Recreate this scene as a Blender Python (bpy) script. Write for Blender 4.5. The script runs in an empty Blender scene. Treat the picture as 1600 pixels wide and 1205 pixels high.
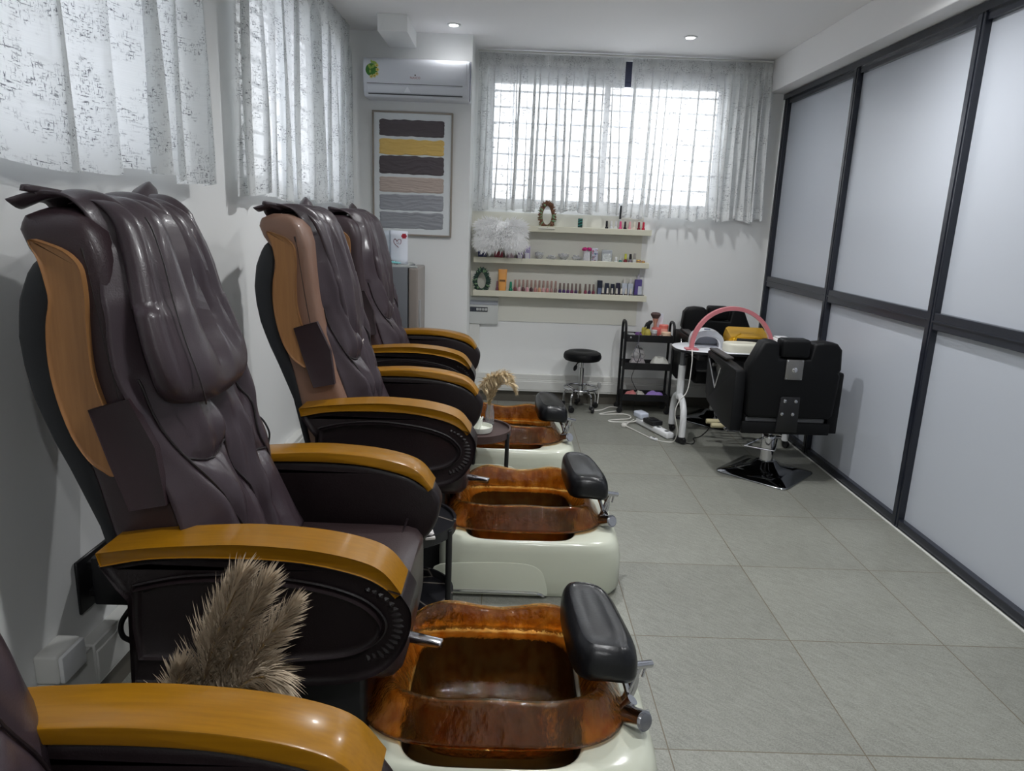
import bpy, bmesh, math, random
from mathutils import Vector, Matrix, noise as mnoise
S = bpy.context.scene
COL = S.collection
rnd = random.Random(7)
PI = math.pi
# ------------------------------------------------------------------ camera
FPX = 1100.0; YAW = .0085; PITCH = .231; ROLL = .038
cy, sy, cp, sp = math.cos(YAW), math.sin(YAW), math.cos(PITCH), math.sin(PITCH)
fw = Vector((sy*cp, cy*cp, -sp)); r0 = Vector((cy, -sy, 0)); u0 = r0.cross(fw)
rr = math.cos(ROLL)*r0 + math.sin(ROLL)*u0
uu = math.cos(ROLL)*u0 - math.sin(ROLL)*r0
cam = bpy.data.cameras.new('camera'); camo = bpy.data.objects.new('camera', cam); COL.objects.link(camo)
cam.sensor_width = 36; cam.lens = 36*FPX/1600; cam.clip_start = .02
camo.matrix_world = Matrix(((rr.x, uu.x, -fw.x, 0), (rr.y, uu.y, -fw.y, 0), (rr.z, uu.z, -fw.z, 1.54), (0, 0, 0, 1)))
S.camera = camo
# ------------------------------------------------------------------ world, view
S.view_settings.view_transform = 'Standard'; S.view_settings.look = 'None'
S.view_settings.gamma = 1; S.view_settings.exposure = 1.5
S.cycles.use_denoising = True
S.cycles.max_bounces = 14; S.cycles.transmission_bounces = 10; S.cycles.transparent_max_bounces = 24
S.cycles.diffuse_bounces = 6; S.cycles.sample_clamp_indirect = 6
w = bpy.data.worlds.new('sky'); S.world = w; w.use_nodes = True
bg = w.node_tree.nodes['Background']; bg.inputs[0].default_value = (.92, .955, 1, 1); bg.inputs[1].default_value = 2.5
def area(name, loc, rot, sx, sy_, power=0, color=(1, 1, 1), portal=False):
    l = bpy.data.lights.new(name, 'AREA'); l.shape = 'RECTANGLE'; l.size = sx; l.size_y = sy_; l.energy = power; l.color = color
    if portal: l.cycles.is_portal = True
    o = bpy.data.objects.new(name, l); COL.objects.link(o); o.location = loc; o.rotation_euler = rot
    return o
area('back_window_daylight', (.73, 6.15, 2.15), (-PI/2, 0, 0), 1.9, 1.0, portal=True)
area('left_window_daylight', (-1.43, 4.35, 2.15), (0, -PI/2, 0), 1.0, 1.9, portal=True)
area('near_window_daylight', (-1.43, 2.0, 2.15), (0, -PI/2, 0), 1.0, 1.6, portal=True)

# ------------------------------------------------------------------ helpers
def lin(r, g, b):
    f = lambda c: ((c/255+.055)/1.055)**2.4 if c > 10 else c/255/12.92
    return (f(r), f(g), f(b), 1)
def nd(nt, t, **kw):
    n = nt.nodes.new(t)
    for k, v in kw.items():
        if isinstance(k, str) and hasattr(n, k): setattr(n, k, v)
    return n
MATS = {}
def mat(name, color, rough=.5, metal=0, bump=0, bscale=40, var=0, vscale=6, coat=0, trans=0, ior=1.45, spec=.5, sheen=0, emit=0, stretch=None, alpha=1):
    if name in MATS: return MATS[name]
    m = bpy.data.materials.new(name); m.use_nodes = True; nt = m.node_tree
    p = nt.nodes['Principled BSDF']
    p.inputs['Base Color'].default_value = color; p.inputs['Roughness'].default_value = rough; p.inputs['Metallic'].default_value = metal
    p.inputs['Coat Weight'].default_value = coat; p.inputs['Coat Roughness'].default_value = .12
    p.inputs['Transmission Weight'].default_value = trans; p.inputs['IOR'].default_value = ior
    p.inputs['Specular IOR Level'].default_value = spec; p.inputs['Sheen Weight'].default_value = sheen
    p.inputs['Alpha'].default_value = alpha
    if emit:
        p.inputs['Emission Color'].default_value = color; p.inputs['Emission Strength'].default_value = emit
    if bump or var:
        tc = nd(nt, 'ShaderNodeTexCoord'); src = tc.outputs['Object']
        if stretch:
            mp = nd(nt, 'ShaderNodeMapping'); mp.inputs['Scale'].default_value = stretch; nt.links.new(src, mp.inputs[0]); src = mp.outputs[0]
    if bump:
        n = nd(nt, 'ShaderNodeTexNoise'); n.inputs['Scale'].default_value = bscale; n.inputs['Detail'].default_value = 4
        b = nd(nt, 'ShaderNodeBump'); b.inputs['Strength'].default_value = bump; b.inputs['Distance'].default_value = .01
        nt.links.new(src, n.inputs['Vector']); nt.links.new(n.outputs[0], b.inputs['Height']); nt.links.new(b.outputs[0], p.inputs['Normal'])
    if var:
        n = nd(nt, 'ShaderNodeTexNoise'); n.inputs['Scale'].default_value = vscale; n.inputs['Detail'].default_value = 5
        mx = nd(nt, 'ShaderNodeMix', data_type='RGBA')
        mx.inputs['A'].default_value = tuple(c*(1-var) for c in color[:3])+(1,)
        mx.inputs['B'].default_value = tuple(min(1, c*(1+var)) for c in color[:3])+(1,)
        nt.links.new(src, n.inputs['Vector']); nt.links.new(n.outputs[0], mx.inputs[0]); nt.links.new(mx.outputs[2], p.inputs['Base Color'])
    MATS[name] = m
    return m

class MB:
    """mesh builder: collects vertices and faces; off is subtracted so shapes can be written in room coordinates"""
    def __init__(s, off=(0, 0, 0)): s.v = []; s.f = []; s.off = Vector(off)
    def add(s, vs, fs):
        k = len(s.v); s.v += [tuple(Vector(p)-s.off) for p in vs]; s.f += [tuple(i+k for i in f) for f in fs]; return s
    def box(s, x0, x1, y0, y1, z0, z1):
        return s.add([(x, y, z) for z in (z0, z1) for y in (y0, y1) for x in (x0, x1)],
                     [(0, 2, 3, 1), (4, 5, 7, 6), (0, 1, 5, 4), (2, 6, 7, 3), (0, 4, 6, 2), (1, 3, 7, 5)])
    def rbox(s, x0, x1, y0, y1, z0, z1, r=.01, seg=3, M=None):
        bm = bmesh.new(); bmesh.ops.create_cube(bm, size=1)
        for v in bm.verts: v.co = Vector(((x0+x1)/2+v.co.x*(x1-x0), (y0+y1)/2+v.co.y*(y1-y0), (z0+z1)/2+v.co.z*(z1-z0)))
        bmesh.ops.bevel(bm, geom=bm.edges[:], offset=r, segments=seg, profile=.5, affect='EDGES')
        return s.bm(bm, M)
    def bm(s, bm, M=None):
        bm.verts.index_update()
        vs = [(M @ v.co if M else v.co.copy()) for v in bm.verts]; fs = [[v.index for v in f.verts] for f in bm.faces]
        bm.free(); return s.add(vs, fs)
    def loft(s, rings, cap0=True, cap1=True, closed=True):
        n = len(rings[0]); vs = [p for r in rings for p in r]; fs = []
        for i in range(len(rings)-1):
            for j in range(n if closed else n-1):
                a, b = i*n+j, i*n+(j+1) % n
                fs.append((a, b, b+n, a+n))
        if cap0: fs.append(tuple(reversed(range(n))))
        if cap1: fs.append(tuple((len(rings)-1)*n+j for j in range(n)))
        return s.add(vs, fs)
    def lathe(s, prof, c=(0, 0, 0), n=24, axis=None, cap=True):
        """prof: (radius, height) pairs"""
        rings = []
        q = Vector((0, 0, 1)).rotation_difference(Vector(axis)) if axis else None
        for r, h in prof:
            ring = []
            for k in range(n):
                p = Vector((r*math.cos(2*PI*k/n), r*math.sin(2*PI*k/n), h))
                if q: p = q @ p
                ring.append(p+Vector(c))
            rings.append(ring)
        return s.loft(rings, cap, cap)
    def cyl(s, a, b, r, r2=None, n=14):
        a = Vector(a); b = Vector(b); d = b-a
        return s.lathe([(r, 0), (r if r2 is None else r2, d.length)], a, n, d.normalized())
    def tube(s, pts, r, n=8, taper=None, closed=False):
        pts = [Vector(p) for p in pts]; rings = []; N = len(pts)
        up = None
        for i, p in enumerate(pts):
            t = (pts[(i+1) % N if closed else min(i+1, N-1)]-pts[(i-1) % N if closed else max(i-1, 0)])
            t.normalize()
            if up is None:
                up = Vector((0, 0, 1)) if abs(t.z) < .9 else Vector((1, 0, 0))
            x = t.cross(up); x.normalize(); up = x.cross(t)
            rad = r*(taper(i/(N-1)) if taper else 1)
            rings.append([p+x*rad*math.cos(2*PI*k/n)+up*rad*math.sin(2*PI*k/n) for k in range(n)])
        if closed: rings.append(rings[0]); return s.loft(rings, False, False)
        return s.loft(rings)
    def grid(s, fn, nu, nv, wrap=False):
        vs = [fn(i/nu, j/nv) for j in range(nv+1) for i in range(nu+1)]
        fs = [(j*(nu+1)+i, j*(nu+1)+i+1, (j+1)*(nu+1)+i+1, (j+1)*(nu+1)+i) for j in range(nv) for i in range(nu)]
        return s.add(vs, fs)
    def prism(s, poly, y0, y1, axis='y', r=0, seg=3):
        """poly: (a, b) outline extruded along axis; r rounds the edges of the two caps"""
        P = {'y': lambda a, b, t: (a, t, b), 'x': lambda a, b, t: (t, a, b), 'z': lambda a, b, t: (a, b, t)}[axis]
        if not r: return s.loft([[P(a, b, y0) for a, b in poly], [P(a, b, y1) for a, b in poly]])
        n = len(poly); A = sum(poly[i][0]*poly[(i+1) % n][1]-poly[(i+1) % n][0]*poly[i][1] for i in range(n))
        sg = 1 if A > 0 else -1
        nrm = []
        for i in range(n):
            ax, ay = poly[i-1]; bx, by = poly[(i+1) % n]
            tx, ty = bx-ax, by-ay; L = math.hypot(tx, ty) or 1
            nrm.append((-ty/L*sg, tx/L*sg))
        def ins(d): return [(poly[i][0]+nrm[i][0]*d, poly[i][1]+nrm[i][1]*d) for i in range(n)]
        lo = []; hi = []
        for k in range(seg, -1, -1):
            a = PI/2*k/seg; lo.append([P(x, z, y0+r*(1-math.sin(a))) for x, z in ins(r*(1-math.cos(a)))])
        for k in range(seg+1):
            a = PI/2*k/seg; hi.append([P(x, z, y1-r*(1-math.sin(a))) for x, z in ins(r*(1-math.cos(a)))])
        return s.loft(lo+hi)
    def build(s, name, m, parent=None, smooth=True, angle=40, sub=0, solid=0):
        me = bpy.data.meshes.new(name); me.from_pydata(s.v, [], s.f)
        bm = bmesh.new(); bm.from_mesh(me); bmesh.ops.recalc_face_normals(bm, faces=bm.faces[:]); bm.to_mesh(me); bm.free()
        me.materials.append(m)
        if smooth:
            me.polygons.foreach_set('use_smooth', [True]*len(me.polygons))
            if not sub: me.set_sharp_from_angle(angle=math.radians(angle))
        o = bpy.data.objects.new(name, me); COL.objects.link(o)
        if parent: o.parent = parent
        if solid:
            q = o.modifiers.new('thickness', 'SOLIDIFY'); q.thickness = solid; q.offset = 0
        if sub:
            q = o.modifiers.new('smooth', 'SUBSURF'); q.levels = sub; q.render_levels = sub
        return o
def smoothpath(pts, n=8, closed=False):
    """Catmull-Rom through points of any dimension"""
    out = []; N = len(pts)
    for i in range(N if closed else N-1):
        p = [pts[(i+k-1) % N] if closed else pts[min(max(i+k-1, 0), N-1)] for k in range(4)]
        for j in range(n):
            t = j/n; out.append(tuple(.5*(2*b+(c-a)*t+(2*a-5*b+4*c-d)*t*t+(3*b-a-3*c+d)*t**3) for a, b, c, d in zip(*p)))
    if not closed: out.append(tuple(pts[-1]))
    return out
def interp(tab, x):
    if x <= tab[0][0]: return tab[0][1]
    for (a, va), (b, vb) in zip(tab, tab[1:]):
        if x <= b:
            t = (x-a)/(b-a); t = t*t*(3-2*t) if False else t
            return va+(vb-va)*t
    return tab[-1][1]
def thing(name, label, cat, loc=(0, 0, 0), rz=0, group=None):
    o = bpy.data.objects.new(name, None); COL.objects.link(o); o.location = loc; o.rotation_euler = (0, 0, rz); o.empty_display_size = .05
    return tag(o, label, cat, group)
def tag(o, label, cat, group=None, kind=None):
    o['label'] = label; o['category'] = cat
    if group: o['group'] = group
    if kind: o['kind'] = kind
    return o
def struct(o, label=None):
    o['kind'] = 'structure'
    if label: o['label'] = label
    return o
def dup(root, loc, rz, label, group=None):
    r = root.copy(); COL.objects.link(r); r.location = loc; r.rotation_euler = (0, 0, rz); r['label'] = label
    if group: r['group'] = group
    for ch in list(root.children):
        c = ch.copy(); COL.objects.link(c); c.parent = r
        for g in list(ch.children):
            d = g.copy(); COL.objects.link(d); d.parent = c
    return r
def sq(a, b, n, N=32, e=4, cx=0, cy_=0, z=0):
    """superellipse ring"""
    out = []
    for k in range(N):
        t = 2*PI*k/N; c, s_ = math.cos(t), math.sin(t)
        out.append((cx+a*math.copysign(abs(c)**(2/e), c), cy_+b*math.copysign(abs(s_)**(2/e), s_), z))
    return out
# ------------------------------------------------------------------ the room
XL, XR, YB, YN, YF, ZC = -1.25, 2.13, 5.97, 5.52, -1.6, 2.83
M_wall = mat('wall paint', lin(232, 233, 232), .6, bump=.03, bscale=60)
M_ceil = mat('ceiling paint', lin(238, 237, 237), .7)
M_trunk = mat('white plastic', lin(214, 214, 210), .4)
M_black = mat('black aluminium', lin(36, 39, 48), .25, spec=.6)
M_chrome = mat('chrome', lin(205, 205, 208), .12, 1)
M_steel = mat('brushed steel', lin(150, 148, 145), .35, 1)
M_bplas = mat('black plastic', lin(26, 26, 28), .4)
M_rub = mat('black rubber', lin(20, 20, 21), .7)
M_white = mat('white gloss plastic', lin(226, 227, 228), .3)

def floor_mat():
    m = bpy.data.materials.new('stone floor tiles'); m.use_nodes = True; nt = m.node_tree; p = nt.nodes['Principled BSDF']
    tc = nd(nt, 'ShaderNodeTexCoord'); L = nt.links
    mp = nd(nt, 'ShaderNodeMapping'); mp.inputs['Location'].default_value = (.07, -.02, 0); L.new(tc.outputs['Object'], mp.inputs[0])
    br = nd(nt, 'ShaderNodeTexBrick'); br.offset = 0; br.inputs['Scale'].default_value = 1; br.inputs['Brick Width'].default_value = .6; br.inputs['Row Height'].default_value = .6
    br.inputs['Mortar Size'].default_value = .0022; br.inputs['Mortar Smooth'].default_value = .2
    br.inputs['Color1'].default_value = (.30, .30, .30, 1); br.inputs['Color2'].default_value = (.72, .72, .72, 1); br.inputs['Mortar'].default_value = (.5, .5, .5, 1)
    L.new(mp.outputs[0], br.inputs[0])
    m1 = nd(nt, 'ShaderNodeMapping'); m1.inputs['Rotation'].default_value = (0, 0, .78); L.new(tc.outputs['Object'], m1.inputs[0]); m2 = nd(nt, 'ShaderNodeMapping'); m2.inputs['Scale'].default_value = (16, 75, 1); L.new(m1.outputs[0], m2.inputs[0])
    n1 = nd(nt, 'ShaderNodeTexNoise'); n1.inputs['Scale'].default_value = 1; n1.inputs['Detail'].default_value = 6; n1.inputs['Roughness'].default_value = .7; L.new(m2.outputs[0], n1.inputs[0])
    n2 = nd(nt, 'ShaderNodeTexNoise'); n2.inputs['Scale'].default_value = 190; n2.inputs['Detail'].default_value = 3; L.new(tc.outputs['Object'], n2.inputs[0])
    n3 = nd(nt, 'ShaderNodeTexNoise'); n3.inputs['Scale'].default_value = 2.2; L.new(tc.outputs['Object'], n3.inputs[0])
    def ma(op, a, b):
        q = nd(nt, 'ShaderNodeMath', operation=op)
        for i, v in enumerate((a, b)):
            if isinstance(v, (int, float)): q.inputs[i].default_value = v
            else: L.new(v, q.inputs[i])
        return q.outputs[0]
    f = ma('ADD', ma('MULTIPLY', n1.outputs[0], .50), ma('MULTIPLY', n2.outputs[0], .56))
    f = ma('ADD', f, ma('MULTIPLY', n3.outputs[0], .16))
    cr = nd(nt, 'ShaderNodeValToRGB'); cr.color_ramp.elements[0].position = .40; cr.color_ramp.elements[0].color = lin(99, 99, 92)
    cr.color_ramp.elements[1].position = .82; cr.color_ramp.elements[1].color = lin(148, 149, 140); L.new(f, cr.inputs[0])
    hs = nd(nt, 'ShaderNodeMix', data_type='RGBA'); hs.blend_type = 'OVERLAY'; hs.inputs[0].default_value = .22; L.new(cr.outputs[0], hs.inputs['A']); L.new(br.outputs[0], hs.inputs['B'])
    mx = nd(nt, 'ShaderNodeMix', data_type='RGBA'); L.new(br.outputs['Fac'], mx.inputs[0]); L.new(hs.outputs[2], mx.inputs['A']); mx.inputs['B'].default_value = lin(92, 82, 64)
    L.new(mx.outputs[2], p.inputs['Base Color'])
    p.inputs['Roughness'].default_value = .42
    b = nd(nt, 'ShaderNodeBump'); b.inputs['Strength'].default_value = .12; b.inputs['Distance'].default_value = .004; L.new(f, b.inputs['Height']); L.new(b.outputs[0], p.inputs['Normal'])
    return m
struct(MB().box(XL-.2, XR+.2, YF-.1, YB+.25, -.1, 0).build('floor', floor_mat(), smooth=False), 'grey-beige stone tiled floor')
struct(MB().box(XL-.2, XR+.2, YF-.1, YB+.25, ZC, ZC+.1).build('ceiling', M_ceil, smooth=False), 'white painted ceiling')
# walls with window openings
WZ0, WZ1 = 1.665, 2.64
def wall_x(name, y0, y1, opens):
    b = MB(); b.box(XL-.2, XL, y0, y1, 0, WZ0); b.box(XL-.2, XL, y0, y1, WZ1, ZC); e = y0
    for a, c in opens+[(y1, y1)]:
        if a > e: b.box(XL-.2, XL, e, a, WZ0, WZ1)
        e = c
    return struct(b.build(name, M_wall, smooth=False))
wall_x('wall_left', YF, YN, [(1.2, 2.75), (3.4, 5.25)])
b = MB(); X0, X1 = -.21, 1.67
b.box(-.36, X0, YB, YB+.25, 0, ZC); b.box(X1, XR+.2, YB, YB+.25, 0, ZC); b.box(X0, X1, YB, YB+.25, 0, WZ0); b.box(X0, X1, YB, YB+.25, 2.79, ZC)
struct(b.build('wall_back', M_wall, smooth=False))
struct(MB().box(XL-.2, -.33, YN, YB+.25, 0, ZC).build('wall_back_left', M_wall, smooth=False), 'projecting wall bay behind the framed stripes')
struct(MB().box(XL-.2, XR+.2, YF-.1, YF, 0, ZC).build('wall_front', M_wall, smooth=False))
struct(MB().box(XR+.07, XR+.2, YF, YB, 0, ZC).build('wall_right', M_wall, smooth=False))
struct(MB().rbox(2.0, XR+.07, YF, YB, 2.59, ZC, .003, 1).build('beam', M_ceil, smooth=False), 'white ceiling beam above the glass partition')
struct(MB().box(2.13, XR+.07, 5.93, YB, 0, 2.59).build('trim_1', M_wall, smooth=False))
# dado trunking, dark tile skirting
sk = mat('dark skirting tile', lin(92, 88, 80), .4, var=.15)
struct(MB().box(-.33, 2.12, YB-.012, YB, 0, .1).build('baseboard_back', sk, smooth=False))
b = MB(); b.rbox(-.33, 2.12, YB-.05, YB, .1, .205, .004, 1); b.rbox(-.33, 2.12, YB-.042, YB, .205, .25, .004, 1); b.rbox(-.33, 2.12, YB-.054, YB-.04, .115, .19, .003, 1)
struct(b.build('trim_2', M_trunk), 'white cable trunking along the back wall')
struct(MB().box(XL, XL+.012, YF, YN, 0, .1).build('baseboard_left', sk, smooth=False))
b = MB(); b.rbox(XL, XL+.05, YF, 1.86, .12, .26, .004, 1); b.rbox(XL, XL+.05, 1.865, YN, .12, .26, .004, 1); b.rbox(XL+.045, XL+.055, 1.87, YN, .135, .235, .003, 1)
struct(b.build('trim_3', M_trunk), 'white cable trunking along the left wall')
struct(MB().rbox(-.935, -.737, 5.06, YN, 2.722, ZC, .003, 1).build('trim_4', M_wall), 'boxed duct under the ceiling')
struct(MB().box(XR-.014, XR-.003, YF, 5.95, 0, .004).build('trim_5', M_trunk, smooth=False), 'pale sealant line along the partition foot')
b = MB()
for a in ((.0, .5, 4.63, 4.65), ): pass
struct(MB().rbox(.03, .5, 4.2, 4.68, ZC-.004, ZC, .002, 1).build('trim_6', M_ceil), 'flush ceiling hatch')
# windows: frames, bars, glass
M_nav = mat('dark window frame', lin(38, 42, 62), .4)
M_bar = mat('grille bars', lin(170, 172, 182), .5)
M_glass = mat('window glass', (1, 1, 1, 1), 0, trans=1, ior=1.0, spec=.2)
def window(name, axis, a0, a1, z0, z1, d):
    """axis 'y': the pane faces -y at depth d; axis 'x': faces +x"""
    def bx(b, p0, p1, q0, q1, e0, e1):
        return b.box(p0, p1, d+e0, d+e1, q0, q1) if axis == 'y' else b.box(d-e1, d-e0, p0, p1, q0, q1)
    f = MB(); t = .035
    bx(f, a0, a1, z0, z0+t, 0, .06); bx(f, a0, a1, z1-t, z1, 0, .06); bx(f, a0, a0+t, z0, z1, 0, .06); bx(f, a1-t, a1, z0, z1, 0, .06)
    if axis == 'y': bx(f, a0, a1, z1, 2.79, -.02, .08)
    n = 2
    for k in range(1, n): bx(f, a0+(a1-a0)*k/n-.02, a0+(a1-a0)*k/n+.02, z0, z1, 0, .06)
    o = struct(f.build(name, M_nav if axis == 'y' else M_trunk, smooth=False))
    for k in range(8):
        z = z0+.04+.1215*k; bb = MB(); bx(bb, a0+.001, a1-.001, z-.007, z+.007, .085, .1); bb.build('grille_bar', M_bar, o, smooth=False)
    for k in range(5):
        a = a0+(a1-a0)*(k+.5)/5; bb = MB(); bx(bb, a-.006, a+.006, z0, z1, .1, .112); bb.build('grille_bar', M_bar, o, smooth=False)
window('window_1', 'y', X0, X1, WZ0, WZ1, YB+.05)
window('window_2', 'x', 3.4, 5.25, WZ0, WZ1, XL-.05)
window('window_3', 'x', 1.2, 2.75, WZ0, WZ1, XL-.05)
M_nb = mat('daylight dimming wall', lin(178, 180, 186), .9)  # unseen wall added outside to cut sky light at the left windows
struct(MB().box(-3.6, -3.4, -2, 9, -1, 5.5).build('wall_outside', M_nb, smooth=False), 'pale unseen wall added to dim the daylight at the left windows')
struct(MB().box(-3.6, XL-.2, -2, 9, 1.2, 1.3).build('ground_outside', mat('outside paving', lin(170, 168, 162), .9), smooth=False), 'paved passage outside the left windows')
# partition
M_pan = bpy.data.materials.new('frosted panel'); M_pan.use_nodes = True
p = M_pan.node_tree.nodes['Principled BSDF']; p.inputs['Base Color'].default_value = lin(184, 189, 198); p.inputs['Roughness'].default_value = .36
p.inputs['Specular IOR Level'].default_value = .8
posts = [5.93, 4.765, 3.55, 2.335, 1.12, -.095, -1.31]
fr = struct(MB().box(XR+.01, XR+.06, YF, 5.96, 2.51, 2.59).build('partition', M_black, smooth=False), 'black framed frosted glass partition')
MB().box(XR-.012, XR+.012, YF, 5.96, 2.545, 2.585).build('top_rail', M_black, fr, smooth=False)
for y in posts:
    bb = MB(); bb.rbox(XR, XR+.06, y-.03, y+.03, .001, 2.58, .003, 1); bb.box(XR-.004, XR+.001, y-.012, y+.012, .002, 2.56)
    bb.build('post', M_black, fr, angle=30)
for ya, yb in zip(posts[1:], posts):
    g = .03
    bb = MB(); bb.rbox(XR+.004, XR+.056, ya+g, yb-g, 1.08, 1.165, .003, 1); bb.box(XR-.001, XR+.006, ya+g, yb-g, 1.118, 1.126)
    bb.build('mid_rail', M_black, fr, angle=30)
    MB().rbox(XR+.004, XR+.056, ya+g, yb-g, .001, .05, .003, 1).build('bottom_rail', M_black, fr, angle=30)
    MB().box(XR+.035, XR+.045, ya+g-.004, yb-g+.004, .045, 1.085).build('panel', M_pan, fr, smooth=False)
    MB().box(XR+.035, XR+.045, ya+g-.004, yb-g+.004, 1.16, 2.515).build('panel', M_pan, fr, smooth=False)
# ------------------------------------------------------------------ curtains
def curtain_mat(name, op0, tl0, mk=.85):
    m = bpy.data.materials.new(name); m.use_nodes = True; nt = m.node_tree; L = nt.links
    nt.nodes.remove(nt.nodes['Principled BSDF']); out = nt.nodes['Material Output']
    uv = nd(nt, 'ShaderNodeUVMap')
    def noise(sx, sy_, sc, lo, hi, det=3):
        mp = nd(nt, 'ShaderNodeMapping'); mp.inputs['Scale'].default_value = (sx, sy_, 1); L.new(uv.outputs[0], mp.inputs[0])
        n = nd(nt, 'ShaderNodeTexNoise'); n.inputs['Scale'].default_value = sc; n.inputs['Detail'].default_value = det; n.inputs['Roughness'].default_value = .65; L.new(mp.outputs[0], n.inputs[0])
        r = nd(nt, 'ShaderNodeMapRange'); r.inputs[1].default_value = lo; r.inputs[2].default_value = hi; L.new(n.outputs[0], r.inputs[0]); return r.outputs[0]
    def ma(op, a, b):
        q = nd(nt, 'ShaderNodeMath', operation=op); q.use_clamp = True
        for i, v in enumerate((a, b)):
            if isinstance(v, (int, float)): q.inputs[i].default_value = v
            else: L.new(v, q.inputs[i])
        return q.outputs[0]
    hz = noise(26, 130, 1, .56, .60); vt = noise(160, 28, 1, .575, .615); ms = noise(6, 8, 1, .44, .58); ms2 = noise(50, 50, 1, .36, .50)
    marks = ma('MULTIPLY', ma('MULTIPLY', ma('MAXIMUM', hz, vt), ms), ms2)
    sl = noise(4, 260, 1, .3, .7)
    hem = nd(nt, 'ShaderNodeAttribute'); hem.attribute_name = 'hem'
    col = nd(nt, 'ShaderNodeMix', data_type='RGBA'); L.new(ma('MULTIPLY', marks, mk), col.inputs[0]); col.inputs['A'].default_value = lin(238, 240, 240); col.inputs['B'].default_value = lin(72, 74, 84)
    df = nd(nt, 'ShaderNodeBsdfDiffuse'); tl = nd(nt, 'ShaderNodeBsdfTranslucent'); L.new(col.outputs[2], df.inputs[0]); L.new(col.outputs[2], tl.inputs[0])
    mx = nd(nt, 'ShaderNodeMixShader'); mx.inputs[0].default_value = tl0; L.new(df.outputs[0], mx.inputs[1]); L.new(tl.outputs[0], mx.inputs[2])
    tr = nd(nt, 'ShaderNodeBsdfTransparent'); tr.inputs[0].default_value = (1, 1, 1, 1)
    op = ma('ADD', op0, ma('MULTIPLY', marks, .22)); op = ma('ADD', op, ma('MULTIPLY', sl, .08)); op = ma('ADD', op, ma('MULTIPLY', hem.outputs['Fac'], .22))
    m2 = nd(nt, 'ShaderNodeMixShader'); L.new(op, m2.inputs[0]); L.new(tr.outputs[0], m2.inputs[1]); L.new(mx.outputs[0], m2.inputs[2])
    L.new(m2.outputs[0], out.inputs[0])
    return m
M_cur = curtain_mat('sheer printed curtain', .80, .12, .75); M_cur2 = curtain_mat('denser printed curtain', .92, .45)
def curtain(name, label, a0, a1, z0, z1, place, seed, folds, amp=.03, flare=0., group=None, slant=0, m=None, us=1.35):
    """place(a, d, z) turns run, depth and height into room coordinates; the cloth folds back on itself like gathered sheer"""
    R = random.Random(seed); nu, nv = folds*16, 40
    ph = [0]
    for k in range(folds): ph.append(ph[-1]+R.uniform(.55, 1.5))
    tot = ph[-1]; am = [R.uniform(.45, 1.25) for _ in range(folds+1)]; sw = [R.uniform(.25, 1.05) for _ in range(folds+1)]
    dr = [R.uniform(-.025, .025) for _ in range(folds+1)]
    vs = []; uvs = []; hem = []
    W = a1-a0
    for j in range(nv+1):
        t = j/nv; z = z1+(z0-z1)*t
        for i in range(nu+1):
            q = i/nu*folds; k = min(int(q), folds-1); fr_ = q-k
            base = ph[k]+(ph[k+1]-ph[k])*fr_
            w_ = min(1, max(0, (t-.06)/.1)); w_ = w_*w_*(3-2*w_)
            g = 2*PI*fr_
            am_ = am[k]*(1-fr_)+am[k+1]*fr_
            d = amp*am_*(.30+.70*w_)*(1-math.cos(g))*.5*(1+.25*t) + .008*w_*math.sin(3.1*q+4*t)
            x = base/tot*W + (W/folds)*.44*sw[k]*math.sin(g)*w_*(.7+.5*t) + dr[k]*t*w_*math.sin(PI*fr_)
            if t < .1: d += .011*math.sin(i*2.1)*(1-t/.12)
            xx = a0+x+(x/W-.5)*flare*t*t + slant*t
            zz = z + (.012*math.sin(1.7*q+seed)+.008*math.sin(5.3*q))*t**4
            vs.append(place(xx, d, zz)); uvs.append(((i/nu*W*1.9+seed)*us, t*(z1-z0)*us))
            hem.append(1. if (t > .925 or t < .075) else 0.)
    me = bpy.data.meshes.new(name)
    fs = [(j*(nu+1)+i, j*(nu+1)+i+1, (j+1)*(nu+1)+i+1, (j+1)*(nu+1)+i) for j in range(nv) for i in range(nu)]
    me.from_pydata(vs, [], fs)
    ul = me.uv_layers.new(name='UVMap')
    for lp in me.loops: ul.data[lp.index].uv = uvs[lp.vertex_index]
    at = me.attributes.new('hem', 'FLOAT', 'POINT'); at.data.foreach_set('value', hem)
    me.polygons.foreach_set('use_smooth', [True]*len(me.polygons)); me.materials.append(m or M_cur)
    o = bpy.data.objects.new(name, me); COL.objects.link(o)
    return tag(o, label, 'curtain', group)
BP = lambda a, d, z: (a, 5.93-d, z)
LP = lambda a, d, z: (XL+.055+d, a, z)
curtain('curtain', 'sheer printed curtain on the left half of the back window, above the shelves', -.30, .845, 1.62, 2.80, BP, 3, 20, .040, .05)
curtain('curtain', 'sheer printed curtain on the right half of the back window, reaching the partition corner', .897, 2.02, 1.60, 2.80, BP, 8, 19, .042, .06, slant=.0)
curtain('curtain', 'sheer grey-flecked curtain on the left wall beside the air conditioner', 3.2, 5.38, 1.605, 2.815, LP, 5, 13, .05, .03, m=M_cur2)
curtain('curtain', 'nearest sheer flecked curtain on the left wall, above the big front massage chair', 1.05, 2.85, 1.635, 2.815, LP, 11, 8, .07, .0, m=M_cur2)
for nm, p0, p1, lab in (('curtain_rail', (-.31, 5.93, 2.815), (2.0, 5.93, 2.815), 'slim curtain rail at the ceiling over the back window'),
                        ('curtain_rail', (XL+.05, 3.2, 2.822), (XL+.05, 5.4, 2.822), 'slim curtain rail at the ceiling by the air conditioner'),
                        ('curtain_rail', (XL+.05, 1.0, 2.822), (XL+.05, 2.95, 2.822), 'slim curtain rail over the nearest left curtain')):
    tag(MB().cyl(p0, p1, .007).build(nm, M_trunk), lab, 'curtain rail')
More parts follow.
